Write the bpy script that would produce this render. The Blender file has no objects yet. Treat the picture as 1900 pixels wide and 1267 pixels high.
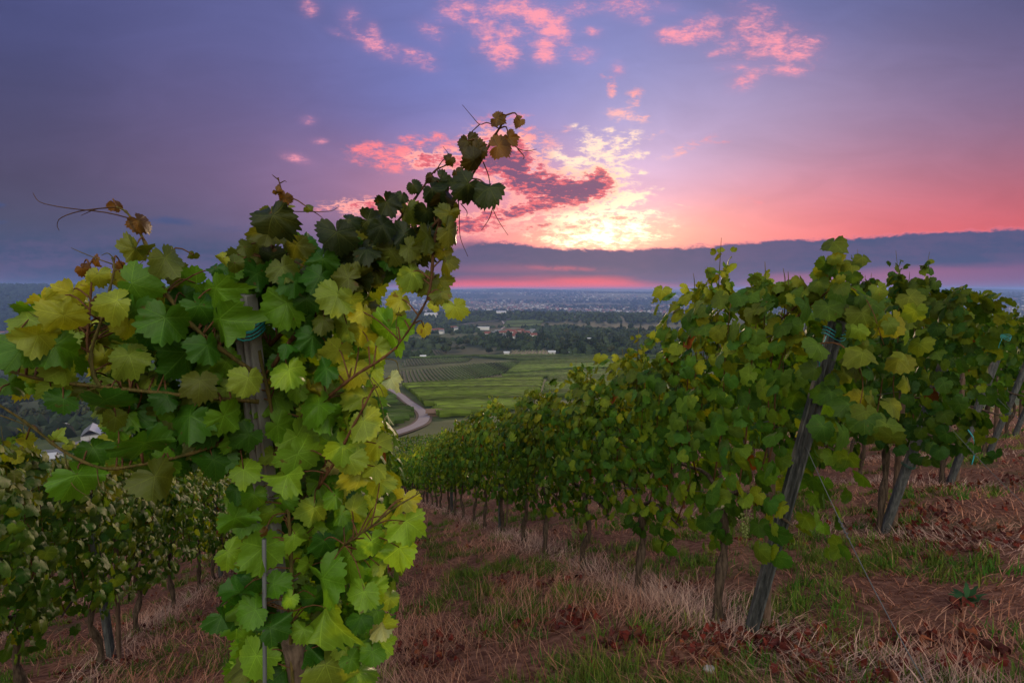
import bpy, bmesh, math, random
import numpy as np
from mathutils import Vector, Matrix

R = math.radians
random.seed(11)
rng = np.random.default_rng(11)
SC = bpy.context.scene
COL = SC.collection

# ------------------------------------------------------------------ camera
F = 1055.6                       # focal length in photo pixels (1900 wide)
PITCH = math.atan(96.0 / F)
CP, SP = math.cos(PITCH), math.sin(PITCH)
cam_d = bpy.data.cameras.new('camera')
cam_d.sensor_width = 36.0
cam_d.lens = F / 1900 * 36
cam_d.clip_start = 0.02
cam_d.clip_end = 60000
cam = bpy.data.objects.new('camera', cam_d)
COL.objects.link(cam)
cam.location = (0, 0, 0)
cam.rotation_euler = (math.pi / 2 - PITCH, 0, 0)
SC.camera = cam


def at(px, py, depth):
    """a point at a given distance in front of the viewpoint"""
    xc = (px - 950) / F * depth
    yc = (633.5 - py) / F * depth
    return Vector((xc, depth * CP + yc * SP, -depth * SP + yc * CP))


def direction(px, py):
    return at(px, py, 1.0).normalized()


# ------------------------------------------------------------------ colour helpers
def s2l(c):
    return tuple(((v / 255) / 12.92 if v / 255 <= 0.04045 else ((v / 255 + 0.055) / 1.055) ** 2.4) for v in c)


class G:
    """tiny helper for wiring node maths"""
    def __init__(self, nt):
        self.nt = nt

    def node(self, kind, **kw):
        n = self.nt.nodes.new(kind)
        for k, v in kw.items():
            setattr(n, k, v)
        return n

    def put(self, sock, v):
        if isinstance(v, bpy.types.NodeSocket):
            self.nt.links.new(v, sock)
        elif v is not None:
            sock.default_value = v

    def m(self, op, a, b=None, c=None, clamp=False):
        n = self.node('ShaderNodeMath', operation=op, use_clamp=clamp)
        self.put(n.inputs[0], a)
        self.put(n.inputs[1], b)
        self.put(n.inputs[2], c)
        return n.outputs[0]

    def v(self, op, a, b=None, scale=None):
        n = self.node('ShaderNodeVectorMath', operation=op)
        self.put(n.inputs[0], a)
        if b is not None:
            self.put(n.inputs[1], b)
        if scale is not None:
            self.put(n.inputs['Scale'], scale)
        return n.outputs['Value'] if op in ('DOT_PRODUCT', 'LENGTH', 'DISTANCE') else n.outputs[0]

    def sep(self, a):
        n = self.node('ShaderNodeSeparateXYZ')
        self.put(n.inputs[0], a)
        return n.outputs

    def xyz(self, x, y, z):
        n = self.node('ShaderNodeCombineXYZ')
        for i, q in enumerate((x, y, z)):
            self.put(n.inputs[i], q)
        return n.outputs[0]

    def mix(self, f, a, b):
        n = self.node('ShaderNodeMix', data_type='RGBA')
        self.put(n.inputs[0], f)
        for i, q in ((6, a), (7, b)):
            if isinstance(q, tuple) and len(q) == 3:
                q = q + (1.0,)
            self.put(n.inputs[i], q)
        return n.outputs[2]

    def smooth(self, x, lo, hi):
        n = self.node('ShaderNodeMapRange', interpolation_type='SMOOTHSTEP')
        self.put(n.inputs['Value'], x)
        self.put(n.inputs['From Min'], lo)
        self.put(n.inputs['From Max'], hi)
        return n.outputs[0]

    def noise(self, vec, scale, detail=4.0, rough=0.55, dist=0.0):
        n = self.node('ShaderNodeTexNoise')
        if vec is not None:
            self.put(n.inputs['Vector'], vec)
        n.inputs['Scale'].default_value = scale
        n.inputs['Detail'].default_value = detail
        n.inputs['Roughness'].default_value = rough
        n.inputs['Distortion'].default_value = dist
        return n.outputs['Fac']


# ------------------------------------------------------------------ world: dusk sky with clouds
SUN_DIR = direction(1128, 432)
SUN_EL = math.asin(SUN_DIR.z)
SUN_AZ = math.atan2(SUN_DIR.x, SUN_DIR.y)

world = bpy.data.worlds.new('World')
SC.world = world
world.use_nodes = True
wt = world.node_tree
wt.nodes.clear()
w = G(wt)
gen = w.node('ShaderNodeTexCoord').outputs['Generated']
D = w.v('NORMALIZE', gen)
dx, dy, dz = w.sep(D)


def uv_of(px, py):
    d = direction(px, py)
    return d.x / d.y, d.z / d.y


# --- smooth colour field of the clear sky
field = [
    (0, 0, (66, 72, 128)), (400, 0, (84, 88, 150)), (800, 20, (104, 110, 182)), (1150, 20, (116, 120, 188)), (1500, 20, (92, 100, 162)), (1900, 0, (70, 76, 126)),
    (0, 200, (70, 68, 110)), (400, 200, (94, 84, 136)), (660, 170, (104, 100, 165)), (850, 190, (96, 114, 196)), (1020, 130, (130, 134, 202)),
    (1250, 190, (152, 146, 204)), (1400, 220, (158, 142, 190)), (1580, 210, (142, 122, 168)), (1750, 210, (126, 106, 150)), (1900, 180, (96, 86, 134)),
    (0, 360, (76, 66, 96)), (330, 340, (106, 84, 124)), (600, 330, (142, 104, 150)), (800, 380, (196, 116, 146)), (940, 300, (176, 140, 190)),
    (1300, 300, (206, 166, 206)), (1450, 300, (190, 154, 186)), (1600, 320, (178, 128, 160)), (1760, 310, (152, 110, 146)), (1890, 300, (124, 90, 122)), (1900, 360, (160, 92, 112)),
    (1500, 370, (226, 136, 150)), (1700, 370, (206, 112, 126)),
    (0, 490, (62, 76, 110)), (300, 480, (74, 80, 118)), (620, 490, (104, 88, 130)),
    (980, 430, (244, 128, 126)), (1360, 425, (254, 156, 134)), (1530, 425, (255, 112, 98)), (1710, 425, (255, 88, 76)), (1900, 428, (240, 76, 72)),
    (0, 560, (66, 86, 122)), (950, 600, (110, 105, 150)), (1900, 600, (120, 90, 130)),
]


def mute(c, k=0.20, g=0.95):
    y = 0.25 * c[0] + 0.55 * c[1] + 0.20 * c[2]
    return tuple(g * (q * (1 - k) + y * k) for q in c)


pts = [(direction(a, b), mute(s2l(c)) if c[0] < 225 else s2l(c)) for a, b, c in field]


def pol(az, el):
    return Vector((math.sin(R(az)) * math.cos(R(el)), math.cos(R(az)) * math.cos(R(el)), math.sin(R(el))))


# the sky overhead and behind the viewpoint: brightened behind as added fill light for the camera-facing leaves
for az, el, c in [(0, 60, (.13, .14, .36)), (0, 88, (.20, .20, .36)), (90, 50, (.16, .16, .32)), (-90, 50, (.16, .16, .32)), (180, 58, (.75, .72, .66)),
                  (75, 12, (.17, .12, .26)), (-75, 12, (.10, .11, .22)),
                  (115, 20, (.90, .86, .74)), (-115, 20, (.90, .88, .74)), (180, 15, (2.3, 2.2, 1.72)), (150, 14, (2.0, 1.92, 1.5)), (-150, 14, (2.1, 2.0, 1.56)),
                  (180, 35, (1.5, 1.42, 1.2)), (140, 38, (1.0, .95, .84)), (-140, 38, (1.0, .95, .84)),
                  (0, -60, (.02, .016, .016)), (120, -40, (.02, .016, .016)), (-120, -40, (.02, .016, .016))]:
    pts.append((pol(az, el), tuple(q * (1.5 if abs(az) > 100 and el > 0 else 1.0) for q in c)))
K = 115.0
DW = w.v('NORMALIZE', w.v('MULTIPLY', D, (1.0, 1.0, 1.8)))     # colours change faster with height than along the horizon
num = den = None
for d, c in pts:
    d = Vector((d.x, d.y, d.z * 1.8)).normalized()
    e = w.m('EXPONENT', w.m('MULTIPLY_ADD', w.v('DOT_PRODUCT', DW, tuple(d)), K, -K))
    t = w.v('SCALE', tuple(c), scale=e)
    num = t if num is None else w.v('ADD', num, t)
    den = e if den is None else w.m('ADD', den, e)
sky = w.v('SCALE', num, scale=w.m('DIVIDE', 1.0, den))

# --- cloud coordinates
yy = w.m('MAXIMUM', dy, 0.05)
U = w.m('DIVIDE', dx, yy)
V = w.m('DIVIDE', dz, yy)
UV = w.xyz(U, V, 0.0)
front = w.smooth(dy, 0.05, 0.3)
zz = w.m('ADD', w.m('MAXIMUM', dz, 0.0), 0.16)
plane = w.xyz(w.m('DIVIDE', dx, zz), w.m('DIVIDE', dy, zz), 0.0)
n_fine = w.noise(plane, 16.0, 7.0, 0.66, 0.3)
n_uv = w.noise(w.v('MULTIPLY', UV, (1.0, 1.8, 1.0)), 34.0, 7.0, 0.66, 0.2)
n_wisp = w.noise(w.v('MULTIPLY', UV, (1.0, 3.4, 1.0)), 80.0, 5.0, 0.7, 0.2)
nz = w.m('ADD', w.m('MULTIPLY', n_fine, 0.35), w.m('ADD', w.m('MULTIPLY', n_uv, 0.47), w.m('MULTIPLY', n_wisp, 0.18)))
nz = w.m('MULTIPLY_ADD', w.m('SUBTRACT', nz, 0.5), 1.9, 0.5)


def blob(px, py, rx, ry, rot=0.0, amp=1.0):
    cu, cv = uv_of(px, py)
    a, b = rx / F, ry / F
    c, s = math.cos(R(rot)), math.sin(R(rot))
    q = w.v('SUBTRACT', UV, (cu, cv, 0))
    e1 = w.v('DOT_PRODUCT', q, (c / a, -s / a, 0))      # rot measured clockwise in the picture
    e2 = w.v('DOT_PRODUCT', q, (s / b, c / b, 0))
    r2 = w.m('MULTIPLY_ADD', e1, e1, w.m('MULTIPLY', e2, e2))
    return w.m('MULTIPLY', w.m('EXPONENT', w.m('MULTIPLY', r2, -1.0)), amp)


def total(lst):
    acc = None
    for b in lst:
        g = blob(*b)
        acc = g if acc is None else w.m('ADD', acc, g)
    return acc


def cloud_f(lst, k):
    msk = total(lst)
    return w.m('ADD', w.m('MULTIPLY', msk, 0.8), w.m('MULTIPLY', w.m('SUBTRACT', nz, 0.5), w.m('MULTIPLY', w.m('POWER', w.m('MINIMUM', msk, 1.0), 0.6), 2.0 * k)))


def cloud(lst, lo=0.40, hi=0.75, k=1.5):
    return w.m('MULTIPLY', w.smooth(cloud_f(lst, k), lo, hi), front)


pink_far = [(1100, 60, 16, 10, 0, .55), (1075, 110, 18, 8, 20, .5), (880, 40, 20, 10, 0, .5), (960, 60, 20, 12, 0, .55), (1190, 40, 18, 8, 0, .45), (1330, 100, 20, 8, 0, .4), (1510, 75, 20, 8, 0, .45), (760, 95, 16, 7, 25, .5), (1240, 16, 22, 10, 0, .4), (620, 60, 14, 6, 20, .4), (1360, 125, 30, 10, 0, .45), (700, 86, 44, 14, 25, .95), (918, 78, 34, 30, 30, .85), (940, 104, 22, 22, 0, .8), (975, 20, 40, 22, 10, .8), (1015, 38, 34, 16, 30, .8), (1025, 60, 30, 34, 0, .8), (1010, 100, 24, 20, 0, .6), (905, 18, 40, 20, 0, .6),
            (840, 22, 28, 22, 0, .7), (1070, 16, 20, 12, 0, .85), (1294, 55, 26, 18, -20, 1.1), (1248, 66, 30, 14, 0, .95), (1420, 78, 84, 36, 10, .85),
            (1478, 96, 30, 14, 0, .7), (1382, 152, 26, 14, -20, .9), (1466, 132, 26, 9, 0, .9), (1165, 12, 44, 18, 0, .8), (800, 60, 30, 16, 30, .5), (575, 15, 16, 14, 0, .8),
            (550, 294, 24, 8, 15, .95), (592, 262, 14, 6, 0, .7), (572, 224, 14, 8, 0, .7), (785, 112, 30, 16, 20, .5), (1090, 100, 20, 12, 0, .6),
            (690, 55, 14, 14, 0, .55), (1010, 92, 18, 22, 0, .55), (1145, 130, 14, 14, 0, .55), (650, 30, 20, 18, 0, .45), (1400, 20, 40, 20, 0, .4)]
pink_near = [(700, 268, 20, 8, 0, .7), (748, 282, 16, 8, 0, .6), (812, 250, 18, 8, 0, .6), (660, 300, 18, 6, 10, .6), (985, 240, 16, 8, 0, .6), (1050, 240, 14, 7, 0, .5), (1210, 250, 22, 8, -20, .6), (1180, 195, 12, 7, 0, .6), (1120, 140, 10, 8, 0, .5), (900, 345, 40, 12, 0, .6), (672, 280, 34, 12, 10, .9), (765, 262, 26, 16, 0, .8), (722, 300, 38, 22, 10, .9), (780, 298, 48, 14, 0, .7), (830, 268, 30, 16, 0, .75), (860, 300, 60, 24, 0, .8),
             (905, 225, 26, 14, 0, .7), (960, 218, 28, 9, 0, .7), (1134, 166, 10, 18, 0, 1), (1176, 176, 15, 11, -20, .95), (1156, 214, 28, 13, 0, 1.05),
             (1195, 220, 14, 7, 0, .7), (1000, 262, 46, 16, 15, .9), (640, 384, 60, 8, -5, .65), (700, 372, 40, 10, 0, .6),
             (1272, 276, 48, 9, -22, .75), (1390, 372, 24, 8, 10, .6), (1340, 262, 20, 6, 0, .5), (930, 262, 40, 20, 0, .75), (1300, 410, 60, 9, -6, .5)]
bright = [(1075, 235, 20, 8, 0, .6), (1130, 240, 18, 7, 0, .6), (1035, 318, 34, 7, 0, .7), (1085, 325, 40, 7, 0, .7), (1205, 285, 20, 5, -10, .5), (1225, 350, 26, 4, 0, .5), (980, 352, 24, 5, -10, .5), (1175, 360, 30, 5, 0, .7), (1190, 440, 50, 8, 0, .7), (1040, 445, 50, 8, 0, .7), (1060, 345, 70, 5, -10, .6), (1190, 322, 20, 5, 0, .6), (1200, 395, 60, 5, 0, .6), (1230, 420, 60, 4, 0, .5), (1010, 372, 50, 5, -8, .6), (950, 410, 60, 5, -12, .7), (1390, 420, 40, 5, 6, .5), (1100, 262, 32, 17, -10, .95), (1162, 262, 42, 18, -18, .95), (1168, 288, 34, 8, 0, .8), (1106, 302, 56, 18, 5, .95), (1040, 292, 44, 16, 10, .75),
          (1148, 340, 44, 24, 20, .95), (1080, 390, 110, 10, -14, .9), (1150, 380, 50, 12, -8, .85), (1140, 412, 80, 18, 0, .9), (1040, 415, 60, 8, -16, .8), (1110, 440, 90, 16, 0, 1.0),
          (985, 402, 46, 6, -14, .7), (990, 330, 30, 10, 0, .55), (1260, 380, 22, 2.2, 12, .8)]
dark = [(950, 292, 52, 30, 25, 1.0), (890, 300, 40, 22, 0, .8), (800, 296, 34, 13, 0, .75), (960, 330, 40, 20, 30, .85), (1030, 352, 58, 24, 8, 1.15), (1085, 352, 50, 18, -10, .95),
        (1110, 335, 22, 22, 0, .8), (955, 392, 70, 12, -10, .9), (1000, 420, 30, 5, -10, .7), (690, 384, 60, 12, 0, .6), (1148, 405, 22, 5, 0, .7), (1066, 422, 30, 5, 0, .7),
        (860, 420, 70, 14, 0, .8), (1080, 432, 18, 4, 0, .6)]
grey = [(315, 410, 52, 9, 3, .85), (0, 381, 14, 6, 0, .8), (5, 412, 20, 5, 0, .6), (440, 425, 90, 12, 0, .45), (640, 420, 80, 16, 0, .45)]

sun_px = (1118, 436)
halo = blob(sun_px[0], sun_px[1] - 30, 260, 150, 0, 1.0)
halo2 = blob(1150, 340, 110, 150, 0, 1.0)
core = blob(sun_px[0], sun_px[1], 84, 34, -8, 1.0)
sky = w.v('ADD', sky, w.v('SCALE', (0.15, 0.07, 0.055), scale=w.m('MULTIPLY', halo, front)))
sky = w.v('ADD', sky, w.v('SCALE', (0.07, 0.065, 0.08), scale=w.m('MULTIPLY', halo2, front)))
veil = w.noise(w.v('MULTIPLY', UV, (1.6, 5.0, 1.0)), 3.0, 5.0, 0.6, 0.8)
sky = w.v('SCALE', sky, scale=w.m('MULTIPLY_ADD', w.m('MULTIPLY', w.m('SUBTRACT', veil, 0.5), front), 0.32, 1.0))
sky = w.v('ADD', sky, w.v('SCALE', (0.26, 0.17, 0.02), scale=w.m('MULTIPLY', blob(1120, 436, 165, 40, -4, 1.0), front)))
mg = cloud(grey, 0.15, 0.75, 0.5)
sky = w.mix(w.m('MULTIPLY', mg, 0.9), sky, s2l((64, 76, 118)))
wash = w.m('MULTIPLY', w.m('MINIMUM', total(pink_far), 1.0), front)
sky = w.mix(w.m('MULTIPLY', wash, 0.22), sky, s2l((220, 140, 176)))
m0 = cloud(pink_far, 0.10, 1.35, 2.0)
sky = w.mix(w.m('MULTIPLY', m0, 0.9), sky, s2l((247, 152, 166)))
m1 = cloud(pink_near, 0.12, 1.15, 2.0)
warm = w.mix(w.m('MINIMUM', w.m('ADD', halo2, w.m('MULTIPLY', halo, 0.6)), 1.0), s2l((244, 124, 134)), s2l((255, 206, 196)))
sky = w.mix(w.m('MULTIPLY', m1, 0.95), sky, warm)
m2 = cloud(bright, 0.26, 1.20, 2.2)
hot = w.mix(w.m('MINIMUM', w.m('ADD', core, w.m('MULTIPLY', halo, 0.5)), 1.0), s2l((255, 214, 196)), (1.25, 1.05, 0.62))
sky = w.mix(w.m('MULTIPLY', m2, 0.95), sky, hot)
f3 = cloud_f(dark, 1.65)
rim = w.m('MULTIPLY', w.smooth(f3, 0.02, 0.22), w.m('SUBTRACT', 1.0, w.smooth(f3, 0.24, 0.50)))
rimc = w.mix(w.m('MINIMUM', w.m('ADD', core, w.m('MULTIPLY', halo2, 0.6)), 1.0), s2l((255, 170, 160)), (1.05, .84, .52))
sky = w.mix(w.m('MULTIPLY', w.m('MULTIPLY', rim, front), 0.85), sky, rimc)
m3 = w.m('MULTIPLY', w.smooth(f3, 0.24, 0.52), front)
dcol = w.mix(w.smooth(w.m('ADD', f3, w.m('MULTIPLY', w.m('SUBTRACT', n_fine, 0.5), 1.5)), 0.42, 1.0), s2l((226, 100, 108)), s2l((112, 74, 108)))
sky = w.mix(w.m('MULTIPLY', m3, 0.95), sky, dcol)
sky = w.v('ADD', sky, w.v('SCALE', (2.2, 1.7, 0.85), scale=w.m('MULTIPLY', w.m('MULTIPLY', core, front), w.m('MULTIPLY_ADD', w.smooth(nz, 0.38, 0.78), 0.85, 0.1))))

# --- long dark cloud bank above the horizon, with the red gap underneath
def polyline_v(points):
    """piecewise-linear v(u) through photo points, as a float curve of U"""
    n = w.node('ShaderNodeFloatCurve')
    us = [uv_of(a, b) for a, b in points]
    lo, hi = us[0][0], us[-1][0]
    vmin, vmax = -0.05, 0.25
    cm = n.mapping.curves[0]
    q = [((u - lo) / (hi - lo), (v - vmin) / (vmax - vmin)) for u, v in us]
    cm.points[0].location = q[0]
    cm.points[1].location = q[-1]
    for a in q[1:-1]:
        cm.points.new(*a)
    n.mapping.update()
    w.put(n.inputs['Value'], w.m('DIVIDE', w.m('SUBTRACT', U, lo), hi - lo, clamp=True))
    return w.m('MULTIPLY_ADD', n.outputs[0], vmax - vmin, vmin)


top_v = polyline_v([(-300, 455), (300, 440), (600, 462), (760, 452), (880, 446), (1000, 456), (1130, 464), (1260, 458), (1420, 447), (1560, 440), (1720, 431), (1900, 424), (2300, 405)])
bot_v = polyline_v([(-300, 545), (300, 540), (640, 541), (760, 528), (860, 521), (1000, 520), (1130, 519), (1230, 531), (1330, 534), (1450, 512), (1560, 506), (1720, 497), (1900, 492), (2300, 480)])
edge = w.noise(w.xyz(w.m('MULTIPLY', U, 1.0), w.m('MULTIPLY', V, 2.2), 0.0), 36.0, 7.0, 0.66)
edge2 = w.noise(w.xyz(w.m('MULTIPLY', U, 1.0), w.m('MULTIPLY', V, 6.0), 3.0), 6.0, 4.0, 0.55)
jit = w.m('MULTIPLY', w.m('SUBTRACT', edge, 0.5), 0.022)
jit2 = w.m('MULTIPLY', w.m('SUBTRACT', edge2, 0.5), 0.012)
crisp = w.smooth(U, -0.16, -0.02)                                  # left part melts away, right part has an edge
soft = w.m('MULTIPLY_ADD', crisp, -0.0315, 0.036)
up_m = w.m('DIVIDE', w.m('SUBTRACT', w.m('ADD', w.m('ADD', top_v, jit), jit2), V), soft)
up_m = w.smooth(up_m, -1.0, 1.0)
lo_m = w.m('SUBTRACT', V, w.m('ADD', bot_v, w.m('MULTIPLY', jit2, 1.4)))
lo_m = w.smooth(lo_m, -0.010, 0.012)
under = w.m('SUBTRACT', 1.0, lo_m)
bank_c = w.mix(w.smooth(U, -0.6, 0.1), s2l((58, 72, 106)), s2l((76, 76, 112)))
bank_c = w.mix(w.smooth(U, 0.2, 0.75), bank_c, s2l((66, 76, 114)))
bank_c = w.mix(w.m('MULTIPLY', w.smooth(w.m('ADD', w.m('MULTIPLY', edge2, .6), w.m('MULTIPLY', edge, .4)), 0.38, 0.62), 0.6), bank_c, s2l((96, 82, 118)))
slit = w.m('MULTIPLY', blob(1040, 498, 60, 4, 2, 0.8), w.smooth(edge, 0.3, 0.6))
bank_c = w.mix(slit, bank_c, s2l((200, 96, 112)))
slit2 = blob(930, 500, 120, 9, 0, 0.35)
bank_c = w.mix(slit2, bank_c, s2l((170, 92, 120)))
red = w.mix(w.smooth(w.m('ABSOLUTE', w.m('SUBTRACT', U, 0.06)), 0.14, 0.34), s2l((248, 84, 90)), s2l((150, 92, 124)))
red = w.mix(w.smooth(U, -0.18, -0.42), red, s2l((92, 88, 128)))
red = w.mix(w.smooth(U, 0.55, 0.95), red, s2l((120, 84, 122)))
low = w.mix(w.m('MULTIPLY', under, front), bank_c, red)
sky = w.mix(w.m('MULTIPLY', w.m('MULTIPLY', up_m, front), w.smooth(V, -0.06, -0.02)), sky, low)
fringe = w.m('MULTIPLY', w.m('MULTIPLY', up_m, w.m('SUBTRACT', 1.0, up_m)), w.m('MULTIPLY', crisp, front))
sky = w.v('ADD', sky, w.v('SCALE', (0.34, 0.06, 0.05), scale=w.m('MULTIPLY', fringe, 2.6)))

nishita = w.node('ShaderNodeTexSky', sky_type='NISHITA')
nishita.sun_disc = False
nishita.sun_elevation = SUN_EL
nishita.sun_rotation = SUN_AZ
nishita.air_density = 1.0
nishita.dust_density = 1.0
sky = w.v('ADD', sky, w.v('SCALE', nishita.outputs[0], scale=0.0012))
bg = w.node('ShaderNodeBackground')
wt.links.new(sky, bg.inputs['Color'])
bg.inputs['Strength'].default_value = 1.0
wo = w.node('ShaderNodeOutputWorld')
wt.links.new(bg.outputs[0], wo.inputs['Surface'])
world.cycles.sampling_method = 'MANUAL'
world.cycles.sample_map_resolution = 1024

# ------------------------------------------------------------------ sun, low and veiled by thin cloud
sun_d = bpy.data.lights.new('sun', 'SUN')
sun_d.energy = 1.6
sun_d.angle = R(6)
sun_d.color = (1.0, 0.72, 0.46)
sun = bpy.data.objects.new('sun', sun_d)
COL.objects.link(sun)
sun.rotation_euler = (-SUN_DIR).to_track_quat('-Z', 'Y').to_euler()

# ------------------------------------------------------------------ picture settings
SC.view_settings.view_transform = 'Standard'
SC.view_settings.look = 'None'
SC.view_settings.gamma = 1.0
SC.view_settings.exposure = 0.2
SC.render.engine = 'CYCLES'
cy = SC.cycles
cy.use_denoising = True
cy.max_bounces = 6
cy.diffuse_bounces = 3
cy.glossy_bounces = 2
cy.transmission_bounces = 3
cy.transparent_max_bounces = 6
cy.volume_bounces = 0
cy.caustics_reflective = False
cy.caustics_refractive = False
cy.sample_clamp_indirect = 4.0

# ------------------------------------------------------------------ terrain height
P0 = np.array([1.38, 3.13])
Z0 = -1.99
DIR = np.array([-0.265, 0.9642])          # down the rows
PERP = np.array([0.9642, 0.265])          # to the right across the rows
DISP = np.array([1.89, 1.70])             # from one row end to the next


def table(pairs):
    lr = np.linspace(math.log(20), math.log(40000), 900)
    r = [math.log(a) for a, b in pairs]
    z = [b for a, b in pairs]
    t = np.interp(lr, r, z)
    k = np.exp(-0.5 * (np.arange(-30, 31) / 9.0) ** 2)
    k /= k.sum()
    return lr, np.convolve(np.pad(t, 30, mode='edge'), k, mode='valid')


T_MID = table([(20, -9.0), (43, -15.2), (50, -15.8), (60, -17.3), (75, -19.8), (100, -24), (130, -28.9), (160, -32.8), (200, -36.5), (280, -46), (350, -54), (500, -62.5), (700, -68),
               (900, -72.5), (1300, -80), (1750, -72), (1900, -76), (2500, -132), (3000, -120), (4000, -118), (5500, -110), (7000, -85), (8500, -45), (10000, -8), (12000, 6), (16000, -40), (40000, -60)])
T_LEFT = table([(20, -9.0), (43, -16.2), (60, -21.0), (100, -31), (150, -42), (250, -62), (400, -77), (800, -106), (1500, -132), (2200, -142), (2500, -128), (3200, -40), (4000, 24), (5000, 22), (7000, -40),
                (10000, -40), (16000, -60), (40000, -80)])


def vnoise(x, y, seed=0):
    xi, yi = np.floor(x), np.floor(y)
    fx, fy = x - xi, y - yi
    fx, fy = fx * fx * (3 - 2 * fx), fy * fy * (3 - 2 * fy)

    def hsh(a, b):
        q = np.sin(a * 127.1 + b * 311.7 + seed * 74.7) * 43758.5453
        return q - np.floor(q)
    return (hsh(xi, yi) * (1 - fx) + hsh(xi + 1, yi) * fx) * (1 - fy) + (hsh(xi, yi + 1) * (1 - fx) + hsh(xi + 1, yi + 1) * fx) * fy - 0.5


def sstep(x, a, b):
    t = np.clip((x - a) / (b - a), 0, 1)
    return t * t * (3 - 2 * t)


def hgt(x, y, micro=True):
    x = np.asarray(x, float)
    y = np.asarray(y, float)
    r = np.sqrt(x * x + y * y) + 1e-6
    az = np.arctan2(x, y)
    s = (x - P0[0]) * DIR[0] + (y - P0[1]) * DIR[1]
    p = (x - P0[0]) * PERP[0] + (y - P0[1]) * PERP[1]
    near = Z0 - 0.322 * s + 0.1 * 22 * np.tanh(p / 22)
    lr = np.log(np.maximum(r, 20))
    zl = np.interp(lr, *T_LEFT)
    zm = np.interp(lr, *T_MID)
    wl = 1 - sstep(az, R(-33), R(-17))
    far = zl * wl + zm * (1 - wl)
    back = sstep(np.abs(az), R(75), R(110))
    far = far * (1 - back) + np.minimum(30.0, 0.25 * r) * back
    amp = np.clip((r - 250) / 3000, 0, 1)
    far = far + amp * 26 * vnoise(x / 900 + 3.1, y / 900) + np.clip((r - 2500) / 6000, 0, 1) * 60 * vnoise(x / 2300, y / 1500 + 7, 3) + np.clip((r - 120) / 300, 0, 1) * 2.2 * vnoise(x / 90, y / 90, 5)
    ww = sstep(r, 38, 56)
    z = near * (1 - ww) + far * ww
    if micro:
        mm = np.clip(1 - r / 60, 0, 1)
        z = z + mm * (0.07 * vnoise(x / 0.9, y / 0.9, 8) + 0.03 * vnoise(x / 0.3, y / 0.3, 9))
    return z


def gz(x, y):
    if GRID is not None and x * x + y * y > 900:
        return float(gmesh(x, y))
    return float(hgt(x, y))


def gmesh(x, y):
    """height of the built ground sheet (bilinear in its polar cells)"""
    x, y = np.asarray(x, float), np.asarray(y, float)
    r, a = np.hypot(x, y), np.arctan2(x, y)
    fi = np.clip(np.log(np.maximum(r, .26) / .25) / math.log(1.06) + 1, 1, len(rs) - 2.001)
    i = fi.astype(int)
    j = np.clip(np.searchsorted(azs, a) - 1, 0, len(azs) - 2)
    u = (r - rs[i]) / (rs[i + 1] - rs[i])
    v = (a - azs[j]) / (azs[j + 1] - azs[j])
    return (GRID[i, j] * (1 - u) + GRID[i + 1, j] * u) * (1 - v) + (GRID[i, j + 1] * (1 - u) + GRID[i + 1, j + 1] * u) * v


azs = np.radians(np.concatenate([np.arange(-62, 62.01, 0.5), np.arange(68, 293, 6.0)]))
rs = np.concatenate([[0.0], 0.25 * 1.06 ** np.arange(0, 190)])
A_, R_ = np.meshgrid(azs, rs)
X_, Y_ = R_ * np.sin(A_), R_ * np.cos(A_)
GRID = None
GRID = hgt(X_, Y_)


def ground_px(px, py, tmax=15000):
    d = direction(px, py)
    t = 1.0
    while t < tmax:
        q = d * t
        if q.z < gz(q.x, q.y):
            a, b = t / 1.012, t
            for _ in range(24):
                m_ = (a + b) / 2
                q = d * m_
                if q.z < gz(q.x, q.y):
                    b = m_
                else:
                    a = m_
            q = d * b
            return Vector((q.x, q.y, gz(q.x, q.y)))
        t *= 1.012
    return None


# ------------------------------------------------------------------ scene helpers
def tag(o, label=None, cat=None, group=None, kind=None):
    if label:
        o['label'] = label
    if cat:
        o['category'] = cat
    if group:
        o['group'] = group
    if kind:
        o['kind'] = kind
    return o


def empty(name, loc=(0, 0, 0), rz=0.0):
    o = bpy.data.objects.new(name, None)
    o.empty_display_size = 0.2
    o.location = loc
    o.rotation_euler = (0, 0, rz)
    COL.objects.link(o)
    return o


def link(name, me, parent=None):
    o = bpy.data.objects.new(name, me)
    COL.objects.link(o)
    if parent is not None:
        o.parent = parent
    return o


def copy_tree(o, parent=None):
    c = o.copy()
    COL.objects.link(c)
    c.parent = parent
    for ch in list(o.children):
        copy_tree(ch, c)
    return c


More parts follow.
